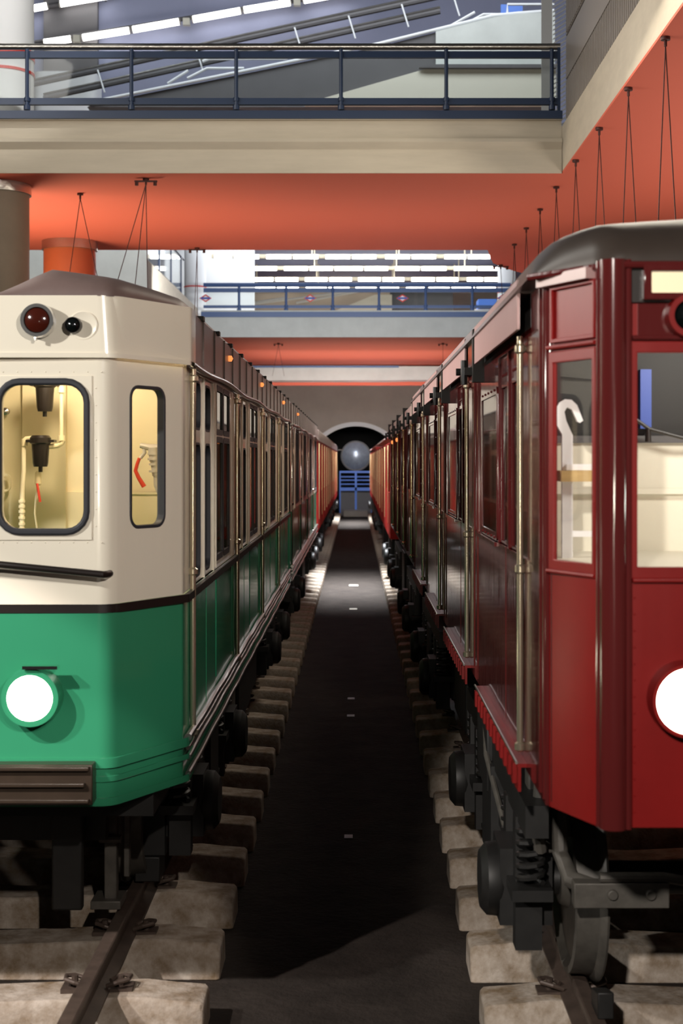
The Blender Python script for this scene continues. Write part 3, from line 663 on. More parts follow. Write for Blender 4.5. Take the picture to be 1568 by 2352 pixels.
# ------------------------------------------------------------------ left train: green and cream cars
SX = -.86
L1 = thing('metro_car', 'green and cream metro car nearest on the left with a lit round headlamp', 'train', (LXC, 6.6, .345), 'cars of the left train')
yF = 6.588
def outl(xc, y0, hwc, hw, yc, yend, r0=.10, r1=.07):
    R = [(xc, y0), (xc+hwc, y0), (xc+hw, yc), (xc+hw, yend)]
    half = fillet(R, {1: r0, 2: r1})
    return half
half = outl(LXC, yF, .84, 1.12, yF+.507, 18.2)
full = [(2*LXC-x, y) for x, y in reversed(half)]+half[1:]
ZB0, ZB1 = 2.018, 2.058
def inset(P, d):   # grow the plan outline outward from the centre line by d at front and sides
    out = []
    for x, y in P:
        dx = x-LXC; s_ = abs(dx)/1.12
        out.append((x+math.copysign(d*min(1, s_), dx) if dx else x, y-d*(1-s_*.7) if y < yF+.6 else y))
    return out
MB().prism(full, 1.12, ZB0).build('lower_body', GREEN, L1)
skirt = [p for p in full if True]
def ribbon(P, d, z0, z1, ystop):
    m = MB(); Q_ = [p for p in inset(P, d) if p[1] <= ystop]; I_ = [p for p in inset(P, -.03) if p[1] <= ystop]
    I_ = I_[:len(Q_)]
    ring = [[(a[0], a[1], z0), (a[0], a[1], z1), (b[0], b[1], z1), (b[0], b[1], z0)] for a, b in zip(Q_, I_)]
    return m.loft(ring)
# plan outline that stops at the door post
full_s = [(2*LXC-x, y) for x, y in reversed(half[:-1])]+half[1:-1]
full_s = [(full_s[0][0], 7.30)]+full_s+[(full_s[-1][0], 7.30)]
full_l = [(full_s[0][0], 18.2)]+full_s[1:-1]+[(full_s[-1][0], 18.2)]
ribbon(full_l, .006, ZB0, ZB1, 19).build('waist_band', BLACKP, L1)
for z0, z1, d in ((1.125, 1.16, .02), (1.235, 1.262, .018), (1.30, 1.345, .026)): ribbon(full_s, d, z0, z1, 7.4).build('skirt_moulding', GREEN, L1, bevel=.008)
# cream front with window openings
x0c = LXC-.78; x1c = LXC+.78
cw = .37
m = MB()
zt = 3.214
fr_w = [rr(dx+LXC, 2.742, .385, .672, .085) for dx in (-.534, 0.0, .534)]
m.plate(rect(LXC-.781, LXC+.781, ZB1, zt), fr_w, (0, yF, 0), (1, 0, 0), .04)
i0 = next(i for i, p in enumerate(half) if p[0] > LXC+.785) ; pB = half[7]; pC = half[8]
fil1 = half[1:8]
m.loft([[(x, y, ZB1), (x, y, zt)] for x, y in fil1], closed=False)
A_ = Vector((pB[0], pB[1], 0)); B_ = Vector((pC[0], pC[1], 0)); UU = (B_-A_); LA = UU.length
wu = .235
def angw(e=0): return rr(.232, 2.742, .272+2*e, .676+2*e, .06+e)
m.plate(rect(0, LA, ZB1, zt), [angw()], A_, UU, .04)
fil2 = half[8:15]
m.loft([[(x, y, ZB1), (x, y, zt)] for x, y in fil2+[(SX, 7.25)]], closed=False)
m2 = MB(); n0 = len(m.v)
# mirrored right-hand facets (out of view)
mm = MB(); mm.loft([[(2*LXC-x, y, ZB1), (2*LXC-x, y, zt)] for x, y in fil1+[tuple(B_[:2])]+fil2+[(SX, 7.25)]], closed=False)
m.add(mm.v, mm.f)
# raised panel edge and rivets round the window
m.rivets([(LXC+.534-.25+.062*k*1.05, yF, zz) for k in range(9) for zz in (3.135, 2.345)]+[(LXC+.534+.245, yF, 2.42+.08*k) for k in range(9)], (0, -1, 0), .004)
m.build('cab_front', CREAM, L1)
m = MB(); m.plate(rect(LXC+.534-.232, LXC+.534+.228, 2.355, 3.118), [rr(LXC+.534, 2.742, .395, .682, .09)], (0, yF-.006, 0), (1, 0, 0), .008)
m.build('window_surround', CREAM, L1, bevel=.003)
for dx in (-.534, 0.0, .534):
    g = MB().plate(rr(LXC+dx, 2.742, .435, .728, .11), [rr(LXC+dx, 2.742, .378, .662, .08)], (0, yF-.022, 0), (1, 0, 0), .034).build('window_gasket', RUBBER, L1, bevel=.010)
    MB().plate(rr(LXC+dx, 2.742, .39, .68, .085), [], (0, yF+.012, 0), (1, 0, 0), .006).build('window_pane', GLASS, g)
Nang = Vector((UU.y, -UU.x, 0)).normalized()
g = MB().plate(angw(.004), [angw(-.012)], A_+Nang*.005, UU, .042).build('window_gasket', RUBBER, L1, bevel=.003)
MB().plate(angw(.004), [], A_-Nang*.02, UU, .006).build('window_pane', GLASS, g)
# destination fascia over the windows
def ribbon2(P, d, z0, z1, d2): # sloping ribbon
    m = MB(); a = inset(P, d); b = inset(P, d2); c = inset(P, -.04)
    return m.loft([[(p[0], p[1], z0), (q[0], q[1], z1), (r[0], r[1], z1), (r[0], r[1], z0)] for p, q, r in zip(a, b, c)])
ribbon2(full_s, .03, 3.205, 3.49, .0).build('fascia', CREAM, L1, bevel=.006)
ribbon2(full_s, .04, 3.200, 3.222, .04).build('drip_moulding', CREAM, L1)
def yfl(x):
    d = abs(x-LXC)
    return yF if d < .84 else yF+(d-.84)/.28*.507
LP = [(0, 0), (.012, .04), (.04, .062), (.14, .085), (.34, .118), (.58, .152), (.70, .15), (.85, .155), (1.12, .17)]
def lprof(d, t):
    h = interp(LP, d)
    if d > .6: h -= max(0, 1-t/1.2)*.17*min(1, (d-.6)/.28)
    return max(h, .012)
roof(L1, LXC, 1.125, yfl, 18.2, 3.487, lprof, .28, MAUVE)
# side fascia with seams, gutter and clips
def left_fascia(root, y0, y1, m_):
    f = MB().prism([(y0, 3.225), (y1, 3.225), (y1, 3.488), (y0, 3.488)], SX-.03, SX+.022, 'x').build('roof_side', m_, root)
    y = y0+.55; sm = None
    while y < y1-.1:
        if sm is None: sm = MB().box(SX+.02, SX+.030, y, y+.018, 3.24, 3.488).build('seam_strip', m_, root); sy = y
        else: copy_part(sm, (0, y-sy, 0))
        y += .62
    g = MB(); P = []; y = y0
    while y <= y1: P.append((SX+.03, y, 3.218+.010*math.sin(y*2.2))); y += .2
    g.tube(P, .014, 8); g.build('gutter', STEEL, root)
    y = y0+.5; first = None
    while y < y1-.1:
        if first is None: first = MB().box(SX-.03, SX+.035, y-.04, y+.04, 3.486, 3.51).build('roof_clip', DARKM, root); fy = y
        else: copy_part(first, (0, y-fy, 0))
        y += .9
left_fascia(L1, 7.26, 18.2, FASCIA)
for y in (9.4, 12.6, 16.4):
    MB().lathe([(.02, 0), (.02, .02), (.0, .03)], (SX+.022, y, 3.40), (1, 0, 0), 10).build('marker_lamp', AMBER, L1)
# lamps, rods and bumper on the front
def lamp_round(root, x, y, z, r, rim, depth, lensm, ringm, name, lens_name='lens'):
    c = MB().lathe([(rim*1.02, 0), (rim, depth*.7), (rim*.97, depth), (r*1.0, depth), (r*.98, depth*.55)], (x, y, z), (0, -1, 0), 40).build(name, ringm, root)
    MB().lathe([(r, depth*.62), (r*.92, depth*.9), (r*.6, depth*1.15), (0, depth*1.25)], (x, y, z), (0, -1, 0), 36).build(lens_name, lensm, c)
    return c
lamp_round(L1, *px(78, 1597, yF), .105, .135, .09, LAMPE, GREEN, 'headlamp')
x, _, z = px(98, 1540, yF); MB().box(x-.07, x+.09, yF-.11, yF-.06, z+.02, z+.035).build('headlamp_hood', CHROME, L1)
c = lamp_round(L1, *px(89, 737, yF-.03), 0.060, .078, .045, LENS, SATIN, 'tail_lamp')
x, _, z = px(88, 775, yF); MB().cyl((x, yF-.06, z), (x, yF-.06, z-.018), .008, n=8).build('lamp_screw', STEEL, c)
lamp_round(L1, *px(170, 748, yF-.012), .034, .038, .04, LENSB, BLACKP, 'marker_lamp')
x, _, z = px(190, 748, yF-.010); MB().lathe([(.066, 0), (.068, .004), (.063, .006), (.06, .004)], (x, yF-.008, z), (0, -1, 0), 32).build('lamp_plate', CREAM, L1)
a = px(-120, 1285, yF-.06); b = px(238, 1320, yF-.06)
MB().tube([a, b, (b[0]+.012, yF-.04, b[2]), (b[0]+.016, yF+.01, b[2])], .0165, 14).build('front_handrail', BLACKP, L1)
x1b = px(212, 0, yF-.1)[0]; zb0 = px(0, 1850, yF-.1)[2]; zb1 = px(0, 1757, yF-.1)[2]
m = MB(); m.box(2*LXC-x1b, x1b, yF-.10, yF+.05, zb0, zb1)
for k in range(3): zc = zb0+(zb1-zb0)*(k*.4+.06); m.box(2*LXC-x1b+.01, x1b-.012-.02*(k == 1), yF-.125, yF-.10, zc, zc+.022)
m.build('buffer_beam', BROWNM, L1, bevel=.006)
# cab inside: partition, filters, pipes, brake valve
yP = 7.9
cabin = MB(); cabin.box(-3.08, -.90, yP, yP+.03, 2.02, 3.47); cabin.box(-1.84, -1.60, yP-.04, yP, 2.02, 3.47); cabin.box(-1.62, -.92, yP-.025, yP, 2.02, px(0, 1130, yP)[2])
cabin.box(-1.50, -.92, yP-.035, yP, px(0, 1130, yP)[2]-.012, px(0, 1130, yP)[2]); cabin.box(-3.08, -.9, yP-.001, yP+.02, 3.40, 3.47)
cabin.build('cab_partition', CREAMW, L1)
MB().plate(rr(*px(17, 1108, yP)[::2], .06, .10, .028), [rr(*px(17, 1108, yP)[::2], .035, .075, .015)], (0, yP-.05, 0), (1, 0, 0), .012).build('door_pull', CREAMW, L1)
x, _, z = px(14, 945, yP-.05); MB().lathe([(.02, 0), (.02, .03), (.012, .035), (.0, .04)], (x, yP-.05+.005, z), (0, -1, 0), 16).build('door_lock', STEEL, L1)
yq = 7.55
def filt(x, z0, z1, r):
    m = MB(); h = z1-z0
    m.lathe([(r*.22, -.028), (r*.22, 0), (r*.72, .0), (r*.82, h*.12), (r*.95, h*.72), (r*1.12, h*.76), (r*1.12, h*.92), (r*.9, h*1.0), (0, h)], (x, yq, z0), (0, 0, 1), 20)
    m.box(x-r*1.5, x+r*1.5, yq-.02, yq+.05, z0+h*.78, z0+h*.86); m.build('air_filter', BLACKP, L1)
x, _, z1 = px(103, 870, yq); filt(x, px(0, 945, yq)[2], z1, .052)
x, _, z1 = px(93, 1000, yq); filt(x, px(0, 1072, yq)[2], z1, .05)
T = lambda *pts: [px(a, b, yq+.01) for a, b in pts]
m = MB(); m.tube(T((141, 870), (141, 1003)), .0105, 10); m.tube(T((145, 1010), (142, 1018), (132, 1024), (112, 1026)), .0135, 10); m.cyl(*T((141, 888), (141, 902)), .019); m.cyl(*T((141, 1000), (141, 1012)), .019)
m.tube(T((76, 1006), (60, 1007), (54, 1012), (54, 1080), (51, 1120), (50, 1222)), .0125, 10)
for y in (1148, 1160, 1172, 1186, 1200, 1212): m.cyl(*T((50, y), (50, y+6)), .0175)
m.cyl(*T((56, 1008), (56, 1024)), .018); m.tube(T((88, 1082), (88, 1120), (82, 1150), (80, 1180), (86, 1222)), [.012, .012, .006, .005, .005], 8); m.cyl(*T((88, 1085), (87, 1112)), .017)
m.build('air_pipe', CREAMW, L1)
MB().tube([px(85, 1111, yq-.02), px(88, 1128, yq-.03), px(92, 1153, yq-.03)], .007, 8).build('drain_lever', REDH, L1)
m = MB(); m.tube(T((322, 1023), (345, 1028), (370, 1027)), [.014, .02, .018], 10); m.cyl(*T((352, 1028), (354, 1060)), .030, .025); m.cyl(*T((354, 1060), (357, 1093)), .021, .017)
for y in (1040, 1052, 1064, 1080): m.cyl(*T((353, y), (353, y+5)), .033 if y < 1060 else .026)
m.tube(T((357, 1092), (358, 1115), (368, 1138), (373, 1170), (372, 1225)), .012, 8); m.tube(T((330, 1026), (332, 1040), (322, 1052)), .010, 8)
m.build('brake_valve', SILV, L1)
m = MB(); m.tube([px(320, 1052, yq-.02), px(315, 1066, yq-.02), px(311, 1081, yq-.02), px(318, 1097, yq-.02), px(331, 1118, yq-.02)], [.009, .0095, .0105, .011, .013], 10); m.build('brake_handle', REDH, L1)
# passenger side
bays = []
ZU0, ZU1, ZL0, ZL1 = 2.895, 3.165, 2.085, 2.825
for k in range(4):
    y = 7.355+2.76*k
    bays += [('pole', y+.02, .018, 1.30, 3.20, .016)]
    for a in (.24, .78): bays += [('door', y+a, y+a+.52, [(y+a+.11, y+a+.41, ZU0, ZU1, .07), (y+a+.11, y+a+.41, ZL0, ZL1, .08)])]
    if k < 3 or True:
        w = [(y+1.46, y+1.84, ZU0+.02, ZU1+.0, .02), (y+1.92, y+2.32, ZU0+.02, ZU1, .02), (y+1.46, y+1.84, ZL0+.05, ZL1+.02, .02), (y+1.92, y+2.32, ZL0+.05, ZL1+.02, .02)]
        bays += [('win', w)]
    for b in (1.38, 2.55): bays += [('bead', y+b, 2.07, 3.20, .008, CREAM), ('bead', y+b, 1.40, 2.01, .008, GREEN)]
bays = [b for b in bays if not (b[0] == 'pole' and b[1] > 18) ]
car_side(L1, SX, 1, 7.25, 18.2, 1.12, ZB1, 3.225, [b for b in bays], CREAM, CREAM, GREEN, RUBBER, GLASSD, POLEM)
m = MB(); m.box(-3.10, -3.06, 7.1, 18.2, ZB1, 3.487); m.box(-3.08, SX-.04, 18.16, 18.2, ZB1, 3.487); m.build('far_side_wall', SALOON, L1)
def strips(root, y0, y1):
    for z, r in ((1.335, .020), (1.29, .012), (1.245, .016), (1.155, .014)):
        P = []; y = y0
        while y <= y1: P.append((SX+.022, y, z+.004*math.sin(y*5.1+z*30))); y += .25
        MB().tube(P, r, 10).build('rubbing_strip', STEEL, root)
strips(L1, 7.12, 18.2)
def underframe(root, xc, hw, y0, y1, z0, z1, boxes):
    m = MB(); m.box(xc-hw+.12, xc+hw-.12, y0, y1, z0, z1); m.build('underframe', DARKM, root)
    for b in boxes: MB().box(*b).build('equipment_box', GREYM if len(b) < 0 else DARKM, root, bevel=.015)
underframe(L1, LXC, 1.12, 6.9, 18.1, 1.0, 1.12, [(-1.55, -.95, 11.6, 12.9, .55, 1.0), (-1.6, -1.0, 13.3, 14.4, .5, 1.0)])
bogie(L1, LXC, 8.2); bogie(L1, LXC, 14.9)
tag_grey = MB().box(-1.2, -.92, 10.6, 10.9, .50, 1.05).build('battery_box', GREYM, L1, bevel=.01)
# front underside: coupler panel, guard bars, lifeguard shoe
xg, _, zg = px(258, 2098, 7.6)
m = MB(); m.box(xg-.035, xg+.03, 7.55, 7.62, .36, 1.12); m.box(xg-.10, xg+.06, 7.5, 7.7, .355, .40); m.cyl((xg-.06, 7.54, .72), (xg+.06, 7.54, .72), .022, n=10); m.box(xg+.06, xg+.09, 7.6, 7.66, .5, 1.0); m.build('rail_guard', GREYM, L1, bevel=.005)
xa = px(120, 0, 7.3)[0]; xb = px(190, 0, 7.3)[0]
MB().box(xa, xb, 7.28, 7.34, .42, 1.12).build('hanging_plate', DARKM, L1, bevel=.01)
MB().box(-2.9, -1.3, 7.4, 7.5, .75, 1.12).build('coupler_housing', DARKM, L1)
xs_ = px(345, 0, 8.1)[0]
m = MB(); m.box(xs_-.07, xs_+.07, 7.98, 8.2, .36, .50); m.box(xs_-.05, xs_+.1, 8.0, 8.1, .5, 1.0); m.box(xs_-.18, xs_+.02, 7.85, 7.9, 1.0, 1.1); m.build('brake_shoe', DARKM, L1, bevel=.006)
m = MB(); m.tube([(-.98, 7.5, 1.1), (-1.02, 7.6, .95), (-1.08, 7.8, .85), (-1.08, 8.2, .8)], .02, 8); m.tube([(-.95, 7.9, 1.08), (-.96, 8.4, .78), (-.95, 9.2, .85)], .015, 8); m.build('brake_hose', DARKM, L1)
cl = lamp('cab_light', 'POINT', (-1.5, 7.2, 3.30), 28, (1, .83, .56), size=.06); cl.parent = None
lamp('saloon_fill', 'POINT', (-2.0, 10.5, 3.0), 10, (1, .76, .42), size=.1)
lamp('saloon_fill', 'POINT', (-2.0, 15.0, 3.0), 10, (1, .76, .42), size=.1)

def simple_car(name, label, xc, X, out, y0, y1, zlo, ze, zs, z1, ztop, low_m, up_m, roof_m, pane_m, frame_m, nb, kind, group, strip=True, wall_m=None, hw=1.12):
    r = thing(name, label, 'train', (xc, y0, .345), group)
    a, b = min(xc-hw, xc+hw), max(xc-hw, xc+hw)
    MB().box(a, b, y0, y1, zlo, zs).build('lower_body', low_m, r)
    MB().plate(rect(a+.001, b-.001, zs, ztop), [rr(xc+out*.80*0+dx, zs+.72, .42, .70, .08) for dx in (-.62, .62)], (0, y0, 0), (1, 0, 0), .04).build('end_wall', up_m, r)
    for dx in (-.62, .62): MB().plate(rr(xc+dx, zs+.72, .44, .72, .08), [], (0, y0+.01, 0), (1, 0, 0), .01).build('end_window', GLASSD, r)
    p = (y1-y0)/nb; bays = []
    for k in range(nb):
        y = y0+p*k
        if kind == 'maroon':
            bays += [('pole', y+.1, .03, zlo+.1, z1-.03, .014)]
            for d in (.25, .25+p*.16): bays += [('door', y+d, y+d+p*.15, [(y+d+.09, y+d+p*.15-.07, zs+.02, z1-.15, .01)])]
            bays += [('win', [(y+p*.46, y+p*.76, zs+.03, z1-.15, .01)]), ('bead', y+p*.06, zlo+.05, z1, .018, MAROON), ('bead', y+p*.8, zlo+.05, z1, .018, MAROON), ('bead', y+p*.9, zlo+.05, z1, .018, MAROON)]
        elif kind == 'green':
            bays += [('pole', y+.1, .018, zlo+.2, z1-.03, .012)]
            for d in (.28, .28+p*.2): bays += [('door', y+d, y+d+p*.19, [(y+d+.11, y+d+p*.19-.1, zs+.84, zs+1.10, .06), (y+d+.11, y+d+p*.19-.1, zs+.04, zs+.77, .07)])]
            bays += [('win', [(y+p*.55, y+p*.7, zs+.08, z1-.06, .02), (y+p*.73, y+p*.9, zs+.08, z1-.06, .02)])]
        else:
            bays += [('pillar', y+p*.45, y+p*.45+.06, zlo+.25, z1-.05, .022)]  # one cream strip per bay stands in for a reflected streak
            for d in (.25, .25+p*.2): bays += [('door', y+d, y+d+p*.19, [(y+d+.10, y+d+p*.19-.1, zs+.02, z1-.15, .015)])]
            bays += [('win', [(y+p*.55, y+p*.7, zs+.04, z1-.12, .015), (y+p*.73, y+p*.9, zs+.04, z1-.12, .015)])]
    car_side(r, X, out, y0, y1, zlo, zs, z1, bays, up_m, up_m, low_m, frame_m, pane_m, BRASS if out < 0 else CHROME)
    far = 2*xc-X
    MB().box(min(far, far+out*.04), max(far, far+out*.04), y0, y1, zs, ztop).build('far_side_wall', wall_m or SALOON, r)
    roof(r, xc, hw+.01, lambda x: y0-.01, y1, ztop, lambda d, t: interp([(0, 0), (.02, .05), (.12, .10), (.4, .15), (1.12, .19)], d), .15, roof_m)
    underframe(r, xc, hw, y0+.3, y1-.3, zlo-.18, zlo, [(X-out*.55, X-out*.05, y0+(y1-y0)*.45, y0+(y1-y0)*.55, .5, zlo-.15)] if out > 0 else [(X+.05, X+.55, y0+(y1-y0)*.45, y0+(y1-y0)*.55, .5, zlo-.15)])
    bogie(r, xc, y0+1.3, detail=False, sides=(1,) if out > 0 else (-1,)); bogie(r, xc, y1-3.3, detail=False, sides=(1,) if out > 0 else (-1,))
    return r
L2 = simple_car('metro_car', 'second green and cream metro car of the left train', LXC, SX, 1, 18.75, 31.3, 1.12, 0, ZB1, 3.225, 3.47, GREEN, CREAM, MAUVE, GLASSD, RUBBER, 4, 'green', 'cars of the left train')
left_fascia(L2, 18.75, 31.3, FASCIA); strips(L2, 18.8, 31.3)
for y in (20.5,): MB().lathe([(.02, 0), (.02, .02), (.0, .03)], (SX+.022, y, 3.40), (1, 0, 0), 10).build('marker_lamp', AMBER, L2)
REDL = mat('bright_red_paint', rgb(168, 40, 34), .5, spec=.2)
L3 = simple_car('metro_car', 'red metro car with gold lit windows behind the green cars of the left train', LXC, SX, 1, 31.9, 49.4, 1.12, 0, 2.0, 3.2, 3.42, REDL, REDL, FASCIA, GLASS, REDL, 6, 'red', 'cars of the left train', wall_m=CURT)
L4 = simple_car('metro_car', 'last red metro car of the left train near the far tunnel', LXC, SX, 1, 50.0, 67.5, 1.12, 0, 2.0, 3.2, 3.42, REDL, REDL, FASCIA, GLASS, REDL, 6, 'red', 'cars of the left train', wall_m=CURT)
for r_ in (L3, L4):
    MB().box(SX-.02, SX+.02, WL[r_.name][1], WL[r_.name][1]+17.4, 3.2, 3.42).build('roof_side', FASCIA, r_)
for y in (35, 41, 46, 53, 60): lamp('saloon_fill', 'POINT', (-1.9, y, 3.1), 30, (1, .80, .5), size=.1)  # lights added inside to make the far windows bright

# ------------------------------------------------------------------ right train: dark red cars
RX = .68; yR = 4.74
R1 = thing('metro_car', 'dark red riveted metro car nearest on the right with a lit round headlamp', 'train', (RXC, 4.8, .345), 'cars of the right train')
# plan: side to corner post, angled pane, pillar, centre
pCn = (RX+.012, 5.03); pA = (.815, yR+.03)
half = [(.68, 16.0), (.68, 5.06), (.688, 5.03), (.80, yR+.035), (.83, yR), (RXC, yR)]
fullR = half+[(2*RXC-x, y) for x, y in reversed(half[:-1])]
ZS = 2.335
A_ = Vector((.688, 5.03, 0)); B_ = Vector((.812, yR+.03, 0)); UU = B_-A_; LA = UU.length; Na = Vector((UU.y, -UU.x, 0)).normalized()
m = MB().prism(fullR, 1.50, ZS)
m.rivets([tuple(A_-Na*.004+UU.normalized()*.03+Vector((0, 0, 1.56+.028*k))) for k in range(27)], Na, .005)
m.rivets([(.93, yR, 1.55+.055*k) for k in range(14)], (0, -1, 0), .004)
m.build('lower_body', RED, R1)
# angled corner window wall
wl = rect(.030, LA-.018, 2.372, 3.07)
m = MB(); m.plate(rect(0, LA, ZS, 3.36), [wl], A_, UU, .010)
m.build('corner_wall', RED, R1)
f = MB().plate(rect(.004, LA-.004, 2.34, 3.105), [rect(.034, LA-.022, 2.376, 3.066)], A_+Na*.010, UU, .012).build('window_frame', RED, R1, bevel=.003)
MB().plate(wl, [], A_-Na*.006, UU, .004).build('window_pane', GLASS, f)
m = MB()
for z in (2.335, 3.12): m.tube([A_+Na*.012+Vector((0, 0, z)), B_+Na*.012+Vector((0, 0, z))], .008, 8)
m.build('ledge_moulding', RED, R1)
f = MB().plate(rect(.016, LA-.004, 3.135, 3.335), [rect(.03, LA-.016, 3.15, 3.32)], A_+Na*.014, UU, .014).build('upper_panel', RED, R1, bevel=.003)
# rain visor under the roof
m = MB(); q = [A_+Na*.04-UU.normalized()*.03, B_+Na*.04-UU.normalized()*.012]
m.loft([[(p.x, p.y, z) for z in (3.335, 3.372)]+[(p.x-Na.x*.06, p.y-Na.y*.06, z) for z in (3.372, 3.335)] for p in q]); m.build('rain_visor', LETTERB, R1)
# corner post, pillar
MB().box(.672, .690, 5.035, 5.44, 1.50, 3.37).build('corner_post', MAROON, R1, bevel=.006)
MB().box(.690, .70, 5.02, 5.036, 1.52, 3.36).build('door_groove', BLACKP, R1)
for y in (5.06, 5.16): MB().tube([(.672, y, 1.52), (.672, y, 3.36)], .007, 8).build('corner_bead', MAROON, R1)
m = MB(); pts = []
for k in range(32):
    a = 2*PI*k/32; r_ = .047; pts.append((.858+r_*math.cos(a), yR-.004+r_*math.sin(a)))
m.prism(pts, 1.50, 3.39); m.tube([(.905, yR-.02, 1.5), (.905, yR-.02, 3.39)], .012, 8); m.tube([(.812, yR+.015, 1.5), (.812, yR+.015, 3.39)], .008, 8)
m.build('corner_pillar', MAROON, R1)
# centre front
ctr = []
cw0, cw1 = .935, 1.46
wins = [rect(cw0, cw1, 2.366, 3.085), rect(1.55, 2.01, 2.30+.066, 3.085), rect(2*RXC-cw1, 2*RXC-cw0, 2.366, 3.085)]
m = MB().plate(rect(.86, 2*RXC-.86, ZS, 3.39), wins, (0, yR+.005, 0), (1, 0, 0), .014)
m.build('cab_front', RED, R1)
mm = MB(); mm.loft([[(2*RXC-x, y, ZS), (2*RXC-x, y, 3.39)] for x, y in half], closed=False); mm.build('far_side_wall', MAROON, R1)
for w in wins:
    x0, x1 = w[0][0], w[1][0]
    f = MB().plate(rect(x0-.035, x1+.035, 2.33, 3.12), [rect(x0+.003, x1-.003, 2.369, 3.082)], (0, yR-.010, 0), (1, 0, 0), .014).build('window_frame', RED, R1, bevel=.003)
    MB().plate(rect(x0, x1, 2.366, 3.085), [], (0, yR+.02, 0), (1, 0, 0), .006).build('window_pane', GLASS, f)
MB().box(.92, 2*RXC-.92, yR-.022, yR+.01, 2.318, 2.332).build('sill_moulding', RED, R1, bevel=.004)
MB().box(.92, 2*RXC-.92, yR-.018, yR+.01, 3.125, 3.14).build('lintel_moulding', MAROON, R1, bevel=.004)
f = MB().plate(rect(.952, 1.5, 3.255, 3.372), [rect(.978, 1.474, 3.278, 3.350)], (0, yR-.045, 0), (1, 0, 0), .045).build('destination_box', MAROON, R1, bevel=.004)
MB().box(.975, 1.478, yR-.03, yR-.01, 3.275, 3.353).build('destination_blind', BOARDE, f)
MB().box(.908, 2*RXC-.908, yR-.012, yR+.004, 3.25, 3.388).build('black_recess', BLACKP, R1)
MB().plate(rect(.94, 1.5, 3.14, 3.245), [], (0, yR-.004, 0), (1, 0, 0), .01).build('upper_panel', MAROON, R1)
lamp_round(R1, *px(1575, 728, yR), .052, .072, .06, LENSB, RED, 'tail_lamp')
lamp_round(R1, *px(1572, 1603, yR), .109, .125, .075, LAMPE, RED, 'headlamp')
# roof
RP = [(0, 0), (.012, .035), (.03, .075), (.06, .115), (.10, .15), (.16, .175), (.25, .188), (.4, .20), (1.17, .25)]
def yfr(x):
    d = abs(x-RXC)
    return yR-.03 if d < .93 else yR-.03+(d-.93)/.235*.33
roof(R1, RXC, 1.165, yfr, 16.0, 3.372, lambda d, t: interp(RP, d), .45, ROOFG)
MB().tube([(RXC-1.165, yfr(RXC-1.165), 3.372), (RXC-.93, yR-.03, 3.372), (RXC+.93, yR-.03, 3.372)], .013, 8).build('gutter', MAROON, R1)
# side: letter boards, doors, poles, steps
bays = []
for k in range(4):
    y = 5.71+2.72*k
    bays += [('pole', y-.02, .022, 1.56, 3.22, .013)]
    for a, b in ((.20, .62), (.66, 1.06)): bays += [('door', y+a, y+b, [(y+a+.09, y+b-.07, 2.345, 3.07, .008)])]
    bays += [('win', [(y+1.12, y+1.92, 2.37, 3.05, .008)])]
    for b in (2.12, 2.34): bays += [('bead', y+b, 1.56, 3.24, .011, MAROON)]
bays = [b for b in bays if not (b[0] != 'win' and b[1] > 15.95)]
car_side(R1, RX, -1, 5.44, 16.0, 1.50, ZS, 3.24, bays, MAROON, MAROON, MAROON, MAROON, GLASSD, POLEM, riv=True, door_lo=1.56)
def boards(root, segs, m_, zb=(3.232, 3.425), xo=0):
    MB().box(RX+.0, RX+.05, segs[0][0], segs[-1][1], 3.24, 3.40).build('roof_side', DARKM, root)
    for a, b in segs:
        MB().prism([(a, zb[0]), (b, zb[0]), (b, zb[1]), (a, zb[1])], RX-.055+xo, RX-.042+xo, 'x').build('letter_board', m_, root, bevel=.002)
        m = MB(); m.box(RX-.06, RX+.02, b+.03, b+.10, 3.14, 3.42); m.cyl((RX-.05, b+.16, 3.20), (RX-.14, b+.16, 3.20), .02, n=10); m.box(RX-.10, RX+.02, b+.08, b+.12, 3.18, 3.22); m.cyl((RX-.10, b+.12, 3.13), (RX-.10, b+.12, 3.26), .018, n=8)
        m.build('door_bracket', DARKM, root)
        c = MB().box(RX-.048, RX-.02, b+.2, b+.5, 3.24, 3.38).build('bracket_plate', BRASS, root)
MB().box(RX-.006, RX+.002, 5.44, 16.0, 1.502, ZS).build('side_panel', MAROON, R1)
boards(R1, [(5.52, 7.48), (8.17, 10.2), (11.0, 12.92), (13.75, 15.6)], LETTERB)
for a, b in ((5.6, 7.55), (8.3, 10.2), (11.1, 12.9), (13.8, 15.7)):
    m = MB(); m.box(RX-.042, RX+.02, a, b, 1.515, 1.530); m.box(RX-.04, RX-.028, a, b, 1.42, 1.515)
    y = a+.06
    while y < b-.03: m.box(RX-.055, RX-.04, y, y+.05, 1.44, 1.52); y += .16
    m.build('footstep', RED, R1)
    MB().tube([(RX-.046, a, 1.533), (RX-.046, b, 1.533)], .006, 6).build('step_edge', STEEL, R1)
# interior: partition, seat frame with a hooked top
yI = 6.0
zM = px(0, 1012, yI)[2]; zL = px(0, 1128, yI)[2]
m = MB(); m.box(.74, 2.82, yI, yI+.03, 2.34, zM); m.box(.74, 2.82, yI-.03, yI, zL-.012, zL+.012); m.build('cab_partition', PALEP, R1)
MB().prism([(.86, 4.80), (2.70, 4.80), (2.80, 5.08), (2.80, yI), (.74, yI), (.74, 5.08)], ZS+.001, ZS+.008).build('cab_floor', PALEP, R1)
MB().box(.74, 2.82, yI+.01, yI+.03, zM, 3.38).build('partition_window', DARKG, R1)
MB().box(.74, 2.82, yI-.02, yI+.01, zM-.01, zM+.02).build('partition_rail', GREYD, R1)
MB().box(px(1465, 0, yI)[0], px(1490, 0, yI)[0], yI-.05, yI, px(0, 985, yI)[2], px(0, 850, yI)[2]).build('blue_strip', SIGNB, R1)
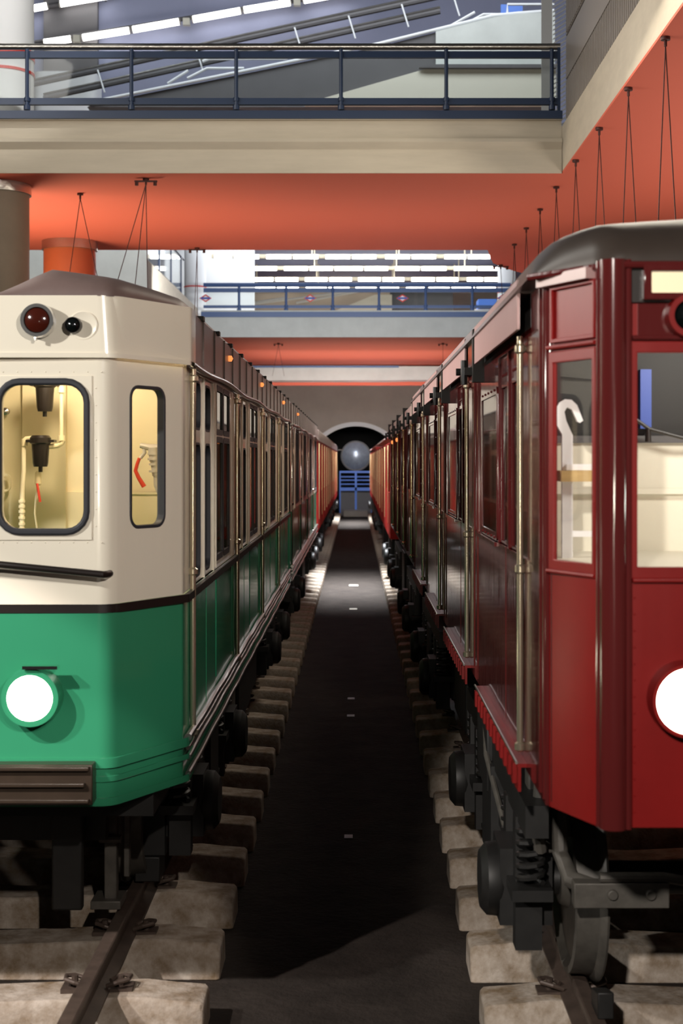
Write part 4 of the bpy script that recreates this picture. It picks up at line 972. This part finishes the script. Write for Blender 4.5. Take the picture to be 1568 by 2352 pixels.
m = MB(); m.tube([px(1420, 935, yI-.1), px(1490, 985, yI-.1), px(1568, 1006, yI-.1), px(1700, 1000, yI-.1)], .008, 8); m.cyl(px(1488, 985, yI-.1), px(1488, 1015, yI-.1), .010, .014); m.build('hanging_cord', BLACKP, R1)
yH = 5.55
Hk = lambda *p: [px(a, b, yH) for a, b in p]
sf = MB()
outline = [(1291, 1290), (1291, 998), (1278, 975), (1276, 940), (1284, 925), (1297, 917), (1312, 918), (1325, 930), (1339, 966), (1332, 971), (1326, 968), (1313, 940), (1302, 935), (1296, 946), (1300, 966), (1315, 1000), (1315, 1290)]
sf.prism([(px(a, b, yH)[0], px(a, b, yH)[2]) for a, b in outline], yH, yH+.03, 'y')
sf.box(px(1314, 0, yH)[0], px(1420, 0, yH)[0], yH+.002, yH+.028, px(0, 1233, yH)[2], px(0, 1220, yH)[2])
sf.box(px(1272, 0, yH)[0], px(1277, 0, yH)[0], yH-.02, yH, 2.35, px(0, 830, yH)[2]); sf.box(px(1300, 0, yH)[0], px(1420, 0, yH)[0], yH-.01, yH+.02, px(0, 1080, yH)[2], px(0, 1066, yH)[2])
sf = sf.build('seat_frame', WHITEP, R1)
MB().box(px(1286, 0, yH)[0], px(1420, 0, yH)[0], yH-.03, yH+.2, px(0, 1106, yH)[2], px(0, 1081, yH)[2]).build('seat_board', WOODM, sf)
lamp('cab_light', 'POINT', (1.5, 5.2, 3.28), 40, (1, .95, .86), size=.08)
lamp('cab_light', 'POINT', (2.35, 5.15, 2.55), 26, (1, .95, .86), size=.08)  # second light, added out of view to brighten the lower partition
lamp('saloon_fill', 'POINT', (1.8, 9.5, 3.1), 7, (1, .84, .6), size=.1); lamp('saloon_fill', 'POINT', (1.8, 13.5, 3.1), 7, (1, .84, .6), size=.1)
MB().box(2.80, 2.84, 5.2, 15.9, ZS, 3.38).build('saloon_lining', SALOON, R1)
# running gear
underframe(R1, RXC, 1.10, 5.6, 15.9, 1.36, 1.5, [(.85, 1.4, 11.0, 12.2, .6, 1.36), (.85, 1.35, 12.6, 13.3, .6, 1.36)])
bogie(R1, RXC, 6.66, 2.1); bogie(R1, RXC, 12.9, 2.1)
m = MB()   # hanging lifeguard in front of the first axle
m.tube([(.90, 6.35, 1.4), (.90, 6.25, 1.0), (.93, 6.12, .92), (1.05, 6.02, .90)], [.035, .035, .04, .04], 10)
m.box(.92, 1.32, 5.98, 6.06, .84, .945); m.cyl((1.08, 5.96, .90), (1.08, 6.08, .90), .022, n=12); m.cyl((1.24, 5.96, .90), (1.24, 6.08, .90), .022, n=12)
m.build('lifeguard_bracket', GREYM, R1, bevel=.004)
MB().tube([(1.03, 6.0, .965), (1.30, 6.0, .965), (1.42, 6.0, .945), (1.65, 6.05, .86), (2.2, 6.1, .80)], .022, 10).build('lifeguard_bar', GREYM, R1)
MB().tube([(.78, 7.0, .75), (.70, 7.6, 1.15), (.72, 7.9, 1.3)], .015, 8).build('brake_rod', GREYM, R1)
m = MB(); m.tube([(.82, 6.3, 1.3), (.80, 6.25, 1.1), (.82, 6.3, 1.0)], .03, 8); m.build('pull_rod', GREYM, R1)
m = MB(); m.box(.70, .86, 7.6, 8.2, .95, 1.3); m.cyl((.78, 7.65, 1.15), (.78, 7.2, 1.15), .05); m.build('brake_cylinder', DARKM, R1, bevel=.01)
m = MB(); m.box(.78, .98, 6.42, 6.56, 1.02, 1.34); m.cyl((.86, 6.44, .96), (.86, 6.44, 1.10), .06); m.build('spring_hanger', GREYM, R1, bevel=.01)
ck = MB().prism([(6.05, .345), (6.22, .345), (6.22, .42), (6.05, .46)], 1.03, 1.10, 'x')
tag(ck.build('wheel_chock', DARKM, bevel=.006), 'small dark chock on the rail before the front wheel of the red train', 'chock')
# following cars
R2 = simple_car('metro_car', 'second dark red metro car of the right train', RXC, RX+.0, -1, 16.4, 27.2, 1.50, 0, ZS, 3.22, 3.36, MAROON, MAROON, ROOFG, GLASSD, MAROON, 4, 'maroon', 'cars of the right train', hw=1.10)
boards(R2, [(16.45, 18.6), (19.3, 21.4), (22.1, 24.1), (24.8, 26.8)], LETTERB, zb=(3.17, 3.37), xo=.02)
for y in (21.7, 24.4): MB().lathe([(.03, 0), (.03, .02), (.0, .03)], (RX-.04, y, 3.05), (-1, 0, 0), 10).build('marker_lamp', AMBER, R2)
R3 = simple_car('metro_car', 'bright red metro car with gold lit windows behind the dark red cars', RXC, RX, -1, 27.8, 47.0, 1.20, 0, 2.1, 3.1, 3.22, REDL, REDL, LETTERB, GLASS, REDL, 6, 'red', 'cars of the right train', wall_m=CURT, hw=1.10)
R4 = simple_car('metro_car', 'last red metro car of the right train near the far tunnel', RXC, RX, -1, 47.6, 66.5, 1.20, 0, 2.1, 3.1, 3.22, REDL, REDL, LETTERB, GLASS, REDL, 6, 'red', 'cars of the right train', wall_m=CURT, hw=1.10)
for y in (31, 36, 42, 50, 58): lamp('saloon_fill', 'POINT', (1.8, y, 2.95), 30, (1, .80, .5), size=.1)  # unseen lights put in to brighten the far red cars' windows
# round ventilator on the second red car's roof
MB().lathe([(.30, 0), (.30, .12), (.24, .2), (0, .24)], (1.05, 17.2, 3.45), (0, 0, 1), 24).build('roof_ventilator', DARKM, R2)
